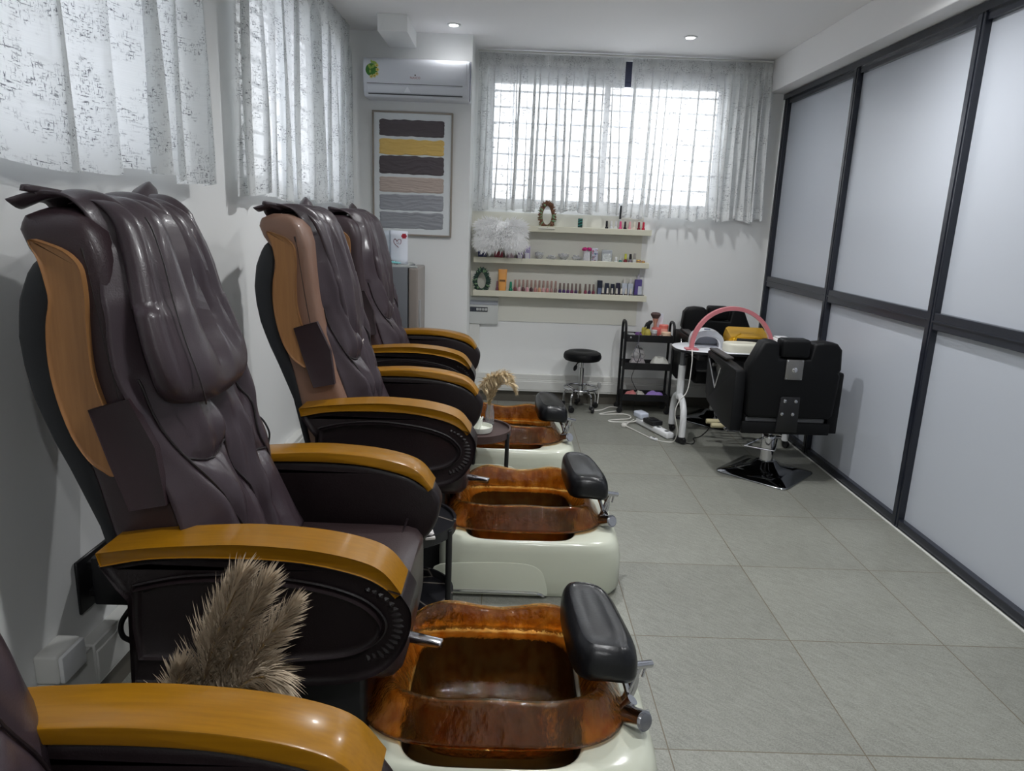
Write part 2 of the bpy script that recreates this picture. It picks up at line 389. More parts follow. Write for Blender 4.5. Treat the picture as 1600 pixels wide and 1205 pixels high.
# ------------------------------------------------------------------ massage chairs
def leather(name, c, rough=.38, b=.12):
    return mat(name, c, rough, bump=b, bscale=260, var=.10, vscale=5, coat=.12)
M_lea = leather('maroon leather', lin(50, 37, 41), .40)
M_leacov = leather('brown cover leather', lin(58, 48, 53), .34, .08)
M_leatan = leather('faded tan leather', lin(122, 92, 76), .5)
M_leadark = leather('dark maroon leather', lin(28, 20, 22), .42)
M_shell = mat('dark shell plastic', lin(26, 29, 33), .55)
def wood_mat(name, c, r=.22, st=(6, 120, 90), k=.14):
    m = bpy.data.materials.new(name); m.use_nodes = True; nt = m.node_tree; L = nt.links; p = nt.nodes['Principled BSDF']
    tc = nd(nt, 'ShaderNodeTexCoord'); mp = nd(nt, 'ShaderNodeMapping'); mp.inputs['Scale'].default_value = st; L.new(tc.outputs['Object'], mp.inputs[0])
    n = nd(nt, 'ShaderNodeTexNoise'); n.inputs['Scale'].default_value = 1; n.inputs['Detail'].default_value = 6; L.new(mp.outputs[0], n.inputs[0])
    cr = nd(nt, 'ShaderNodeValToRGB'); e = cr.color_ramp.elements
    e[0].position = .3; e[0].color = tuple(x*(1-k) for x in c[:3])+(1,); e[1].position = .7; e[1].color = tuple(min(1, x*(1+k*.8)) for x in c[:3])+(1,)
    L.new(n.outputs[0], cr.inputs[0]); L.new(cr.outputs[0], p.inputs['Base Color'])
    p.inputs['Roughness'].default_value = r; p.inputs['Coat Weight'].default_value = .12; p.inputs['Specular IOR Level'].default_value = .35; p.inputs['Coat Roughness'].default_value = .1
    return m
M_wood = wood_mat('honey beech wood', lin(142, 97, 12), .28)
M_woodin = wood_mat('side panel wood', lin(150, 107, 66), .45, (110, 60, 7), .10)
M_hem = mat('frayed pale hem', lin(205, 196, 190), .8)
ARM_TOP = smoothpath([(-.91, .775), (-.815, .79), (-.72, .80), (-.6, .808), (-.5, .806), (-.4, .797), (-.31, .777), (-.26, .75), (-.222, .70)], 4)
ARM_BOT = smoothpath([(-.236, .688), (-.264, .716), (-.317, .742), (-.418, .765), (-.52, .774), (-.655, .774), (-.79, .766), (-.902, .743)], 4)
PANEL = ARM_BOT[::-1][:-3]+smoothpath([(-.222, .698), (-.199, .655), (-.203, .60), (-.226, .545), (-.272, .495), (-.35, .464), (-.45, .455)], 4)+[(-.56, .452), (-.68, .446), (-.855, .438), (-.852, .508), (-.846, .66), (-.87, .69)]
INSET = smoothpath([(-.828, .690), (-.72, .715), (-.59, .724), (-.48, .716), (-.386, .70), (-.31, .67), (-.27, .625), (-.282, .58), (-.34, .545), (-.45, .528), (-.6, .521), (-.828, .517)], 5, False)+[(-.834, .60)]
REAR = [(.44, -.90), (.93, -.983), (1.036, -1.017), (1.133, -1.04), (1.206, -1.05), (1.273, -1.045), (1.354, -1.033), (1.396, -1.038), (1.437, -1.072), (1.485, -1.092), (1.515, -1.08), (1.53, -1.04)]
FRONT = [(.44, -.62), (.6, -.68), (.75, -.735), (.9, -.79), (1.05, -.83), (1.2, -.855), (1.35, -.875), (1.43, -.885), (1.48, -.905), (1.515, -.94), (1.53, -.99)]
SHR = [(.40, -.905), (.459, -.915), (.6, -.94), (.783, -.977), (.929, -1.037), (1.017, -1.075), (1.103, -1.104), (1.176, -1.117), (1.242, -1.122), (1.324, -1.112), (1.378, -1.091), (1.405, -1.075), (1.425, -1.05)]
WOODP = smoothpath([(-1.039, 1.459), (-1.009, 1.455), (-.965, 1.438), (-.937, 1.41), (-.93, 1.374), (-.929, 1.331), (-.932, 1.277), (-.932, 1.194), (-.924, 1.138), (-.905, 1.07), (-.885, 1.0), (-.88, .945),
                    (-.905, .925), (-.926, .936), (-.958, .962), (-.991, 1.02), (-1.015, 1.106), (-1.025, 1.19), (-1.021, 1.273), (-1.009, 1.328), (-1.013, 1.371), (-1.023, 1.418)], 3, True)
OFF = (-.6, 0, 0)
CPATH = smoothpath([(0, -1.105, 1.522), (.06, -1.03, 1.552), (.12, -.945, 1.543), (.18, -.885, 1.48), (.3, -.855, 1.33), (.45, -.836, 1.17), (.6, -.808, 1.02), (.75, -.757, .87), (.9, -.70, .70), (1, -.655, .605)], 6)
def cpath(v): return interp([(p[0], p[1]) for p in CPATH], v), interp([(p[0], p[2]) for p in CPATH], v)
CW = [(0, .235), (.06, .235), (.12, .23), (.18, .225), (.3, .262), (.45, .276), (.6, .282), (.75, .276), (.9, .262), (1, .245)]
def fold(u, v, u0, v0, u1, v1, wd, amp):
    """a soft ridge along a line on the cloth"""
    dx, dy = u1-u0, v1-v0; L2 = dx*dx+dy*dy; t = max(0, min(1, ((u-u0)*dx+(v-v0)*dy)/L2))
    d2 = (u-u0-t*dx)**2+(v-v0-t*dy)**2
    return amp*math.exp(-d2/(wd*wd))*math.sin(PI*min(1, max(.0, .12+.76*t)))
SEAMS = [[(-.9, .47), (-.84, .66), (-.58, .83), (-.30, .97)], [(-.82, .675), (-.5, .70), (-.12, .685)], [(-.32, .48), (-.10, .60), (-.10, .70), (.05, .84), (.10, .97)],
         [(.42, .46), (.60, .62), (.58, .74), (.76, .85), (.86, .97)], [(.24, .88), (.30, .80), (.42, .765), (.60, .77)]]
SEAMS = [smoothpath(s, 6) for s in SEAMS]
def seamdist(q, v):
    best = 9
    for s in SEAMS:
        for (a, b), (c, d) in zip(s, s[1:]):
            dx, dy = c-a, (d-b)*3.6; L2 = dx*dx+dy*dy or 1; px_, py_ = q-a, (v-b)*3.6
            t = max(0, min(1, (px_*dx+py_*dy)/L2)); best = min(best, (px_-t*dx)**2+(py_-t*dy)**2)
    return math.sqrt(best)
def massage_chair(label, X, Y, seed, body, cover, arm, pillow='round', shift=0, inset=0):
    R = random.Random(seed)
    root = thing('massage_chair', label, 'chair', (-.6+X, Y, 0), group='pedicure massage chairs')
    MB(OFF).rbox(-.86, -.33, -.25, .25, .005, .44, .02).build('base', M_bplas, root)
    # seat
    b = MB(OFF); rings = []
    for x, k in ((-.85, .9), (-.84, 1), (-.6, 1), (-.345, 1), (-.295, .985), (-.265, .94), (-.245, .84), (-.24, .7)):
        h = .5*(.605-.36)
        rings.append([(x, y*1, .36+h+zz*(1 if zz < 0 else (.9+.1*k))) for y, zz, _ in [(p[0], p[1], 0) for p in sq(.268*min(1, k+.03), h*k, 0, 36, 5)]])
    b.loft(rings); seat = b.build('seat', leather('seat leather', lin(54, 42, 43), .38), root)
    MB(OFF).tube([(-.30+.0*k, -.262+.524*k/12, .598) for k in range(13)], .004, 6).build('piping', M_leadark, seat)
    # arms
    for s in (-1, 1):
        a = MB(OFF).prism(PANEL, s*.275, s*.362, 'y', .018).build('arm_panel', arm, root, angle=60)
        MB(OFF).prism(ARM_TOP+ARM_BOT, s*.268, s*.372, 'y', .005, 2).build('armrest', M_wood, a, angle=35)
        i_ = MB(OFF).prism(INSET, s*.350, s*.374, 'y', .016).build('inset_panel', arm, a, angle=60)
        pp = smoothpath([(p[0], s*.366, p[1]) for p in INSET], 1, True)
        MB(OFF).tube([Vector((-.56+(p[0]+.56)*1.03, p[1], .62+(p[2]-.62)*1.05)) for p in pp], .0045, 6, closed=True).build('piping', M_leadark, a)
        bb = MB(OFF)   # gathered pleats round the front of the arm
        for k in range(17):
            t = -1.25+2.5*k/16; c = Vector((-.33, 0, .60)); d = Vector((math.cos(t), 0, math.sin(t)*.9))
            bb.tube([Vector((-.335+.080*d.x, s*.356, .612+.085*d.z)), Vector((-.335+.105*d.x, s*.3575, .609+.105*d.z)), Vector((-.335+.130*d.x, s*.3545, .606+.122*d.z))], .0095, 8, lambda q: .3+math.sin(PI*q)*.7)
        bb.build('pleats', arm, a)
    # back
    b = MB(OFF); rings = []
    zs = [.44, .55, .7, .8, .9, 1, 1.05, 1.1, 1.15, 1.2, 1.25, 1.3, 1.35, 1.38, 1.4, 1.42, 1.44, 1.46, 1.48, 1.495, 1.51, 1.522, 1.53]
    for z in zs:
        x0, x1 = interp(REAR, z), interp(FRONT, z); hw = interp([(.44, .25), (.8, .264), (1.0, .27), (1.42, .27), (1.48, .265), (1.51, .25), (1.53, .21)], z)
        rings.append(sq((x1-x0)/2, hw, 0, 40, 7, (x0+x1)/2, 0, z))
    b.loft(rings); back = b.build('backrest', body, root, angle=60)
    b = MB(OFF); rings = []
    for z in [.40, .43, .459, .55, .65, .783, .86, .929, 1.0, 1.05, 1.103, 1.176, 1.242, 1.29, 1.324, 1.36, 1.385, 1.405, 1.42]:
        x0 = interp(SHR, z); x1 = interp(REAR, z)+.035; hw = interp([(.4, .20), (.46, .235), (.7, .258), (1.0, .268), (1.3, .268), (1.38, .262), (1.42, .24)], z)
        rings.append(sq(max(.012, (x1-x0)/2), hw, 0, 36, 4.5, (x0+x1)/2, 0, z))
    b.loft(rings); b.build('back_shell', M_shell, root, angle=60)
    for s in (-1, 1):
        MB(OFF).prism(WOODP, s*.262, s*.281, 'y', .007).build('wood_inlay', M_woodin, back, angle=50)
        MB(OFF).tube([(x, s*.266, z) for z, x in [(zz, interp(FRONT, zz)-.045) for zz in [.95+.045*k for k in range(12)]]], .004, 6).build('piping', M_leadark, back)
    # loose cover
    A, Bq = R.uniform(0, 9), R.uniform(0, 9)
    folds = [(-.45, .62, .05, .66, .06, .012), (-.2, .5, .25, .62, .05, .012), (-.55, .9, -.15, .55, .06, .010), (.15, .95, .35, .55, .06, .014), (-.1, .98, .1, .72, .05, .012),
             (.5, .7, .8, .55, .05, .010), (-.85, .78, -.3, .82, .05, .010), (.0, .86, .5, .80, .05, .012), (-.8, .3, -.5, .7, .06, .012), (.8, .25, .6, .7, .06, .010), (-.95, .55, -.6, .95, .06, .012)]
    def cov(u, v):
        q = 2*u-1; x, z = cpath(v); hw = interp(CW, v)
        au = abs(q); wrap = max(0, au-.72)/.28
        d = .012*math.cos(PI*.5*q)+.016*math.exp(-((au-.62)/.2)**2)*min(1, max(0, (v-.42)/.2))
        d -= .014*math.exp(-(q/.12)**2)*min(1, max(0, (v-.5)/.15))
        for f in folds: d += 1.5*fold(q, v, *f)
        nz = mnoise.noise(Vector((q*2.6+A, v*5+Bq, seed))); d += .007*(1-2*abs(nz))
        d += .004*mnoise.noise(Vector((q*6+A, v*9+Bq, seed)))
        sd = seamdist(q, v) if v > .4 else 9
        d += .016*(1-math.exp(-(sd/.16)**2))*min(1, max(0, (v-.45)/.08))-.010*math.exp(-(sd/.045)**2)
        x += d+.012; z += d*.25
        x -= .060*wrap**1.6*(1 if v > .16 else v/.16)
        if v < .16:
            t = 1-v/.16; z += .03*t*au**8+.012*t*math.sin(9*q+A)-.02*t*(1-au)*0
            z += .008*math.sin(17*q+Bq)*(1-t*.5)
        y = q*hw*(1+.03*math.sin(7*v+A))+shift*(.3+v*.2) + (.035*math.copysign(max(0, 1-v/.05)*au**10, q) if v < .05 else 0) + (inset*(1-q)*.5*hw if v > .14 else inset*(1-q)*.5*hw*v/.14)
        y += .012*math.sin(11*v+Bq+q)*au**3+math.copysign(.012*au**6, q)*(1 if v > .2 else 0)
        return (x, y, z)
    b = MB(OFF).grid(cov, 72, 110); cv = b.build('back_cover', cover, root, angle=180, solid=.006)
    for s in SEAMS: MB(OFF).tube([Vector(cov((q+1)/2, v))+Vector((.0075, 0, .002)) for q, v in s], .0032, 6).build('piping', M_leadark, cv)
    for s in (-1, 1):
        MB(OFF).prism([(-.945, 1.085), (-.90, 1.10), (-.852, 1.114), (-.80, 1.0), (-.785, .86), (-.872, .842), (-.91, .96)], s*.272, s*.288, 'y', .004, 2).build('side_pocket', body if body is not M_leatan else M_lea, back)
    # pillow flap
    long_ = pillow != 'round'
    P = [(0, -.985, 1.548, .015, .150), (.08, -.93, 1.555, .028, .155), (.17, -.875, 1.515, .040, .165), (.3, -.842, 1.43, .044, .180), (.45, -.818, 1.33, .046, .197), (.6, -.793, 1.235, .050, .212), (.72, -.773, 1.16, .056, .218),
         (.82, -.765, 1.105, .057, .21), (.9, -.767, 1.068, .052, .185), (.96, -.775, 1.045, .040, .14), (1, -.785, 1.036, .018, .07)]
    if long_:
        P = [(0, -.985, 1.548, .012, .150), (.08, -.93, 1.553, .018, .155), (.17, -.872, 1.51, .026, .165), (.3, -.836, 1.42, .030, .172), (.45, -.808, 1.31, .032, .178), (.6, -.784, 1.20, .032, .175), (.75, -.765, 1.10, .028, .16),
             (.88, -.757, 1.02, .022, .135), (.96, -.757, .985, .016, .115), (1, -.76, .975, .008, .105)]
    P = smoothpath(P, 5); rings = []; N = 56
    for v, x, z, th, hw in P:
        ring = []; g = 1-v
        for k in range(N):
            t = 2*PI*k/N; c, s_ = math.cos(t), math.sin(t)
            q = math.copysign(abs(s_)**.8, s_)
            f = 0
            if c > 0:
                a_ = .030*min(1, v/.12)*min(1, max(0, (1-v)/.35))
                uq = q+.25*v
                f = (a_*(abs(math.sin(2.6*uq+.7+seed))-.55) - .016*math.exp(-((q-.30+.38*v)/.07)**2)*min(1, g*1.6) - .014*math.exp(-((q+.62-.25*v)/.06)**2)*min(1, g*1.5)) if long_ else \
                    sum(-dp*math.exp(-((q-(qa+(qb-qa)*min(1, v/ve)))/wd)**2)*min(1, max(0, (ve+.12-v)/.25))*min(1, v/.05+.3) for qa, qb, ve, wd, dp in ((-.34, .02, .74, .11, .046), (.06, .40, .66, .09, .042), (.50, .76, .72, .07, .030), (-.72, -.84, .85, .05, .014), (.26, .56, .80, .05, .014)))+.012*math.exp(-((q+.45)/.35)**2)
                if long_: f += .010*math.sin(13*q+5*v+seed)*min(1, v/.1) + .006*mnoise.noise(Vector((q*5, v*4, seed)))
                f += .004*mnoise.noise(Vector((q*3+A, v*5, seed)))
            ring.append((x-(.018 if long_ else .012)+th*math.copysign(abs(c)**.75, c)+f*c, q*hw*(1 if long_ else 1.06)+shift*.6+(0 if long_ else -.045)+inset*.12+.01*math.sin(6*v+seed), z+(0 if long_ else .025*v)+(f*.3 if c > 0 else 0)+.010*q*q*(1 if v > .5 else -1)))
        rings.append(ring)
    pl = MB(OFF).loft(rings).build('head_pillow', cover, root, angle=180)
    if long_:
        v, x, z, th, hw = P[-3]
        MB(OFF).tube([(x+.012+.004*math.sin(3*k), -hw*1.02+2.04*hw*k/22+shift*.6, z-.004+.006*math.sin(2.1*k)+.012*(k/11-1)**2) for k in range(23)], .0055, 6).build('frayed_hem', M_hem, pl)
    else:
        MB(OFF).tube([(x+th*.93+.004, q, z) for v, x, z, th, hw in P[10:38] for q in (-hw*.82-.05,)], .002, 5).build('seam', M_leadark, pl)
    # pointed straps lying over the top corners
    for s in (-1, 1):
        def st(u, v, s=s):
            q = u-.5; wd = .085*(1-.9*v**2)
            return (-1.0-.055*v*(.7 if s > 0 else 1)+q*wd*.5, s*(.13+.13*v)+q*wd*.9+shift*.3, 1.552+.03*math.sin(PI*.55*v)*(1.4 if s > 0 else .35)+.012*math.cos(PI*q)-.01*(1-v))
        MB(OFF).grid(st, 8, 12).build('cover_strap', cover, cv, angle=180, solid=.006)
    return root
massage_chair('big front massage chair with a puffed head pillow and maroon sides, below the nearest curtain', 0, 1.83, 1, M_lea, M_leacov, M_leadark, 'round')
massage_chair('massage chair with faded tan back sides, between the front chair and the farthest one', .085, 3.09, 4, M_leatan, M_leacov, M_leadark, 'long', -.0, .26)
massage_chair('farthest massage chair, standing right in front of the grey fridge', .015, 4.36, 6, M_lea, M_leacov, M_leadark, 'long', .02, .14)
massage_chair('massage chair cut off at the bottom left, showing only its glossy wooden armrest', .05, .605, 9, M_lea, M_leacov, M_leadark, 'round', .10)
# ------------------------------------------------------------------ pedicure basins
M_cream = mat('cream fibreglass', lin(197, 200, 184), .22, coat=.3)
def amber_mat():
    m = bpy.data.materials.new('amber glass resin'); m.use_nodes = True; nt = m.node_tree; L = nt.links; p = nt.nodes['Principled BSDF']
    tc = nd(nt, 'ShaderNodeTexCoord'); mp = nd(nt, 'ShaderNodeMapping'); mp.inputs['Scale'].default_value = (30, 30, 16); L.new(tc.outputs['Object'], mp.inputs[0])
    n = nd(nt, 'ShaderNodeTexNoise'); n.inputs['Scale'].default_value = 1; n.inputs['Detail'].default_value = 5; L.new(mp.outputs[0], n.inputs[0])
    b = nd(nt, 'ShaderNodeBump'); b.inputs['Strength'].default_value = .8; b.inputs['Distance'].default_value = .008; L.new(n.outputs[0], b.inputs['Height'])
    cr = nd(nt, 'ShaderNodeValToRGB'); e = cr.color_ramp.elements; e[0].position = .36; e[0].color = (.66, .27, .05, 1); e[1].position = .60; e[1].color = (.90, .50, .14, 1)
    L.new(n.outputs[0], cr.inputs[0]); L.new(cr.outputs[0], p.inputs['Base Color'])
    L.new(b.outputs[0], p.inputs['Normal']); p.inputs['Transmission Weight'].default_value = .975; p.inputs['Roughness'].default_value = .04; p.inputs['IOR'].default_value = 1.45
    return m
M_amber = amber_mat(); M_well = mat('black well surface', lin(14, 13, 12), .5)
M_pad = mat('black vinyl', lin(19, 20, 23), .3, bump=.06, bscale=120)
def basin(label, cx, cy_, zoff=0, drain=False, hose=False):
    root = thing('pedicure_basin', label, 'foot basin', (cx, cy_, 0), group='amber pedicure basins')
    b = MB(); N = 48; rings = []
    for a, bb, z, e in ((.38, .325, .004, 6), (.395, .338, .03, 6), (.395, .338, .15, 6), (.385, .334, .20, 6), (.37, .328, .232, 6), (.345, .318, .246, 6)): rings.append(sq(a, bb, 0, N, e, .04, -.005, z))
    hole = lambda a, bb, z: [(x, y-(.045 if y < 0 else 0), zz) for x, y, zz in sq(a, bb, 0, N, 5, -.005, -.012, z)]
    for q in ((.245, .262, .249), (.238, .255, .244), (.236, .253, .236)): rings.append(hole(*q))
    b.loft(rings, True, False); base = b.build('tub_base', M_cream, root, angle=50)
    b = MB(); b.loft([hole(.2355, .2525, .240), hole(.234, .251, .20), hole(.23, .24, .09)], False, True); b.build('tub_well', M_well, root, angle=50)  # inside of the well below the deck, coloured black
    MB().prism(smoothpath([(-.36, .012), (-.36, .13), (-.2, .155), (.0, .158), (.08, .13), (.11, .06), (.115, .012)], 4), -.346, -.334, 'y', .004, 2).build('front_recess', M_cream, base)
    MB().tube(smoothpath([(-.36, -.352, .03), (.02, -.352, .03), (.08, -.35, .024), (.1, -.345, .012)], 5), .006, 8).build('chrome_trim', M_chrome, base)
    # bowl: inside floor, wall, wavy rim, flared outer skirt
    b = MB(); N = 96; rings = []
    def ring(a, bb, z, wave, e, flare=0):
        out = []
        for k in range(N):
            t = 2*PI*k/N; c, s_ = math.cos(t), math.sin(t)
            x = a*math.copysign(abs(c)**(2/e), c); y = bb*math.copysign(abs(s_)**(2/e), s_)
            zz = z+wave*((.030*abs(s_)**2*math.sin(2.35*x/a)**2-.004 if s_ > 0 else .010*abs(s_)+.004*math.cos(6*x/a))-.036*abs(c)**4+.008*s_)
            if flare: x *= 1+flare*max(0, -s_*.7+.2)*abs(c)**2
            out.append((x, y, zz))
        return out
    for a, bb, z, wv, e, fl in ((.02, .02, .112, 0, 2, 0), (.15, .10, .112, 0, 4, 0), (.185, .13, .116, 0, 4, 0), (.21, .155, .14, 0, 4, 0), (.225, .17, .19, .1, 4, 0), (.24, .182, .25, .3, 4, 0), (.255, .192, .30, .6, 3.8, 0), (.268, .2, .335, 1, 3.6, 0),
                                (.278, .208, .352, 1, 3.5, 0), (.29, .217, .357, 1, 3.4, 0), (.302, .226, .350, 1, 3.4, .02), (.312, .236, .33, .8, 3.3, .04), (.322, .248, .30, .4, 3.3, .07), (.335, .262, .272, .1, 3.4, .09), (.342, .268, .258, 0, 3.4, .10)):
        rings.append(ring(a, bb, z, wv, e, fl))
    b.loft(rings, True, False); b.build('bowl', M_amber, root, angle=180, solid=.007)
    # footrest
    b = MB(); rings = []
    for k, (f, z) in enumerate(((.78, .374), (.93, .377), (.99, .39), (1, .41), (.99, .435), (.95, .455), (.86, .468), (.72, .475), (.66, .470), (.3, .473))):
        r_ = []
        for x, y, _ in sq(.088*(f if f > .7 else f), .185*(1-(1-f)*.55), 0, 40, 4):
            r_.append((.278+x*(1+.10*(y/.2)*-1)+.02*(-(y/.2)), y+.035, z-.9*(x)**2*4*.5-.10*(x+.02)*(1 if z > .4 else .6)-.12*max(0, -y-.08)*(1 if z > .4 else .3)))
        rings.append(r_)
    b.loft(rings); b.build('footrest_pad', M_pad, root, angle=60)
    MB().tube(smoothpath([(.335, -.06, .235), (.375, -.05, .27), (.385, -.045, .32), (.36, -.04, .365), (.315, -.035, .385)], 6), .012, 10).tube(smoothpath([(.345, -.10, .235), (.362, -.09, .28), (.35, -.07, .33), (.32, -.05, .38)], 5), .008, 8).build('footrest_bracket', M_chrome, root)
    # faucet at the chair end, valve and sprayer at the other
    f = MB(); f.tube(smoothpath([(-.31, .02, .25), (-.315, .02, .33), (-.29, .0, .395), (-.24, -.02, .407)], 6), .013, 10)
    fa = f.build('faucet', M_bplas if hose else M_chrome, root)
    M2 = Matrix.Translation((-.197, -.035, .405)) @ Matrix.Rotation(-.25, 4, 'Z') @ Matrix.Rotation(.06, 4, 'Y')
    MB().rbox(-.055, .05, -.015, .015, -.011, .011, .006, 3, M2).build('spout', M_chrome, fa)
    VO = (.016, -.05, 0); v = MB(VO); v.cyl((.365, -.17, .215), (.38, -.18, .27), .017).cyl((.372, -.185, .268), (.405, -.235, .29), .026, .026, 20).cyl((.36, -.16, .262), (.385, -.165, .30), .016)
    v.cyl((.405, -.235, .29), (.408, -.24, .292), .02, .02, 20).cyl((.39, -.2, .28), (.425, -.19, .285), .006)
    v.build('valve', M_chrome, root)
    h = MB((.022, -.06, 0)); h.cyl((.375, -.12, .245), (.415, -.115, .36), .009).cyl((.395, -.13, .372), (.452, -.09, .352), .011).cyl((.436, -.1, .35), (.43, -.1, .318), .004)
    h.build('sprayer', M_chrome, root)
    if drain:
        d = MB(); M3 = Matrix.Translation((.158, -.03, .15)) @ Matrix.Rotation(1.25, 4, 'Y') @ Matrix.Rotation(PI/2, 4, 'Z')
        d.rbox(-.055, .055, -.018, .018, -.005, .005, .004, 2, M3)
        for k in (-1, 1): d.lathe([(.007, 0), (.006, .012), (.002, .014)], M3 @ Vector((k*.035, 0, .003)), 10, (M3.to_3x3() @ Vector((0, 0, 1))))
        d.build('drain_plate', M_white, root)
    return root
basin('nearest amber glass foot basin with a white drain plate, beside the big front chair', .0, 1.76, drain=True)
basin('middle amber glass foot basin with a black faucet, beside the tan-sided chair', .088, 3.01, hose=True)
basin('farthest amber glass foot basin, half behind the brown side table and pampas', .0, 4.20)
# ------------------------------------------------------------------ ceiling downlights
M_led = mat('lit lamp lens', (1, 1, .98, 1), .5, emit=9)
def downlight(x, y, label, power):
    root = thing('downlight', label, 'ceiling light', (x, y, ZC), group='recessed ceiling downlights')
    MB().lathe([(.030, -.002), (.034, -.008), (.046, -.008), (.05, -.001), (.05, 0)], n=32, cap=False).build('trim_ring', M_white, root)
    MB().lathe([(.033, -.001), (.033, -.004), (.001, -.006)], n=24).build('lamp_lens', M_led, root)
    l = bpy.data.lights.new('downlight_beam', 'SPOT'); l.energy = power; l.spot_size = 2.8; l.spot_blend = 1; l.shadow_soft_size = .04; l.color = (.98, .99, 1)
    o = bpy.data.objects.new('downlight_beam', l); COL.objects.link(o); o.parent = root; o.location = (0, 0, -.02)
DLP = 14
downlight(-.449, 5.27, 'recessed lit downlight in the ceiling above the air conditioner', DLP*.1)
downlight(1.201, 5.35, 'recessed lit downlight in the ceiling before the right curtain of the back window', DLP)
for x, y, q in ((.15, 3.6, 'middle left'), (1.4, 3.4, 'middle right'), (.15, 1.3, 'nearer left'), (.8, 1.25, 'nearer right'), (.4, -.7, 'rearmost')):  # extra unseen downlights, added to brighten the room
    downlight(x, y, 'added fill downlight of the %s ceiling, outside the picture' % q, {'nearer left': 17, 'nearer right': 30, 'middle right': 42}.get(q, 42))
# ------------------------------------------------------------------ air conditioner
M_ac = mat('air conditioner white', lin(214, 217, 224), .4)
M_dk = mat('dark gap', lin(60, 62, 68), .5)
AX0, AX1 = -1.083, -.335
ac = thing('air_conditioner', 'white wall-mounted air conditioner with a green apple sticker', 'air conditioner', ((AX0+AX1)/2, YN, 2.355))
o_ = ((AX0+AX1)/2, YN, 2.355)
prof = smoothpath([(YN, 2.358), (5.36, 2.352), (5.325, 2.37), (5.305, 2.43), (5.303, 2.56), (5.32, 2.60), (5.36, 2.612), (YN, 2.612)], 3)
MB(o_).prism(prof, AX0, AX1, 'x', .012).build('body', M_ac, ac, angle=50)
MB(o_).prism(smoothpath([(5.31, 2.443), (5.2975, 2.45), (5.2965, 2.56), (5.314, 2.60), (5.35, 2.614), (5.36, 2.60), (5.33, 2.45)], 3, True), AX0+.004, AX1-.02, 'x', .004, 2).build('front_panel', M_ac, ac, angle=50)
MB(o_).prism([(5.312, 2.436), (5.302, 2.43), (5.311, 2.385), (5.322, 2.375), (5.34, 2.39)], AX0+.03, AX1-.05, 'x', .003, 2).build('vent_flap', M_ac, ac)
MB(o_).box(AX0+.028, AX1-.048, 5.300, 5.33, 2.4385, 2.4425).box(AX0+.035, AX1-.048, 5.313, 5.34, 2.3705, 2.3765).build('vent_gap', M_dk, ac, smooth=False)
MB(o_).prism(smoothpath([(5.34, 2.37), (5.325, 2.44), (5.325, 2.57), (5.35, 2.60), (5.39, 2.60), (5.38, 2.37)], 3, True), AX1-.002, AX1+.007, 'x', .003, 2).build('end_cap', mat('pale lilac grey plastic', lin(150, 150, 165), .25), ac)
M_gr = mat('green sticker', lin(62, 122, 44), .4, var=.35, vscale=30); M_gr2 = mat('light green sticker', lin(150, 180, 84), .4); M_yl = mat('pale yellow sticker', lin(214, 208, 130), .4); M_ye = mat('ochre sticker', lin(190, 160, 50), .4)
def disc(b, x, z, r, y, n=20, sx=1, rot=0):
    pts = []
    for k in range(n):
        t = 2*PI*k/n; a, c = r*sx*math.cos(t), r*math.sin(t)
        pts.append((x+a*math.cos(rot)-c*math.sin(rot), z+a*math.sin(rot)+c*math.cos(rot)))
    return b.prism(pts, y, y-.0012)
st = disc(MB(o_), -1.02, 2.525, .042, 5.2962).build('green_sticker', M_gr, ac, smooth=False)
b = MB(o_); disc(b, -1.033, 2.545, .018, 5.2951, sx=.5, rot=.5); disc(b, -1.008, 2.548, .017, 5.2951, sx=.5, rot=-.8); disc(b, -1.03, 2.515, .011, 5.2951, sx=.6); disc(b, -1.0, 2.572, .02, 5.2951, sx=.45, rot=1.2); disc(b, -1.02, 2.578, .012, 5.2951, sx=.45, rot=.2)
b.build('leaf_print', M_gr2, st, smooth=False)
b = MB(o_); b2 = MB(o_)
for x, z in ((-.983, 2.555), (-.979, 2.527), (-.983, 2.5), (-1.0, 2.487), (-1.022, 2.482)):
    for k in range(5): disc(b, x+.0075*math.cos(k*1.257), z+.0075*math.sin(k*1.257), .0055, 5.2945, 10)
    disc(b2, x, z, .005, 5.2935, 10)
b.build('flower_print', M_yl, st, smooth=False); b2.build('flower_centre', M_ye, st, smooth=False)
def text(body, name, size, M, m, parent, ext=.0005):
    c = bpy.data.curves.new(name, 'FONT'); c.body = body; c.size = size; c.extrude = ext; c.align_x = 'CENTER'; c.align_y = 'CENTER'
    t_ = bpy.data.objects.new(name, c); COL.objects.link(t_); bpy.context.view_layer.update()
    me = bpy.data.meshes.new_from_object(t_.evaluated_get(bpy.context.evaluated_depsgraph_get())); bpy.data.objects.remove(t_); me.materials.clear(); me.materials.append(m)
    o = bpy.data.objects.new(name, me); COL.objects.link(o); o.parent = parent; o.matrix_local = M; return o
M_red = mat('dark red print', lin(150, 52, 60), .5)
text('NASCO', 'brand_lettering', .021, Matrix.Translation((-.715-o_[0], 5.2958-o_[1], 2.482-o_[2])) @ Matrix.Rotation(PI/2, 4, 'X'), M_red, ac)
b = MB(o_); disc(b, -.715, 2.5, .005, 5.2962, 10); b.build('brand_mark', mat('dark print', lin(50, 40, 46), .5), ac, smooth=False)
MB(o_).prism([(-.795, 2.386), (-.745, 2.386), (-.770, 2.428)], 5.3035, 5.3045).build('triangle_decal', mat('pale decal', lin(228, 230, 236), .3), ac, smooth=False)
disc(MB(o_), -.385, 2.535, .004, 5.296, 10).build('indicator', M_white, ac, smooth=False)
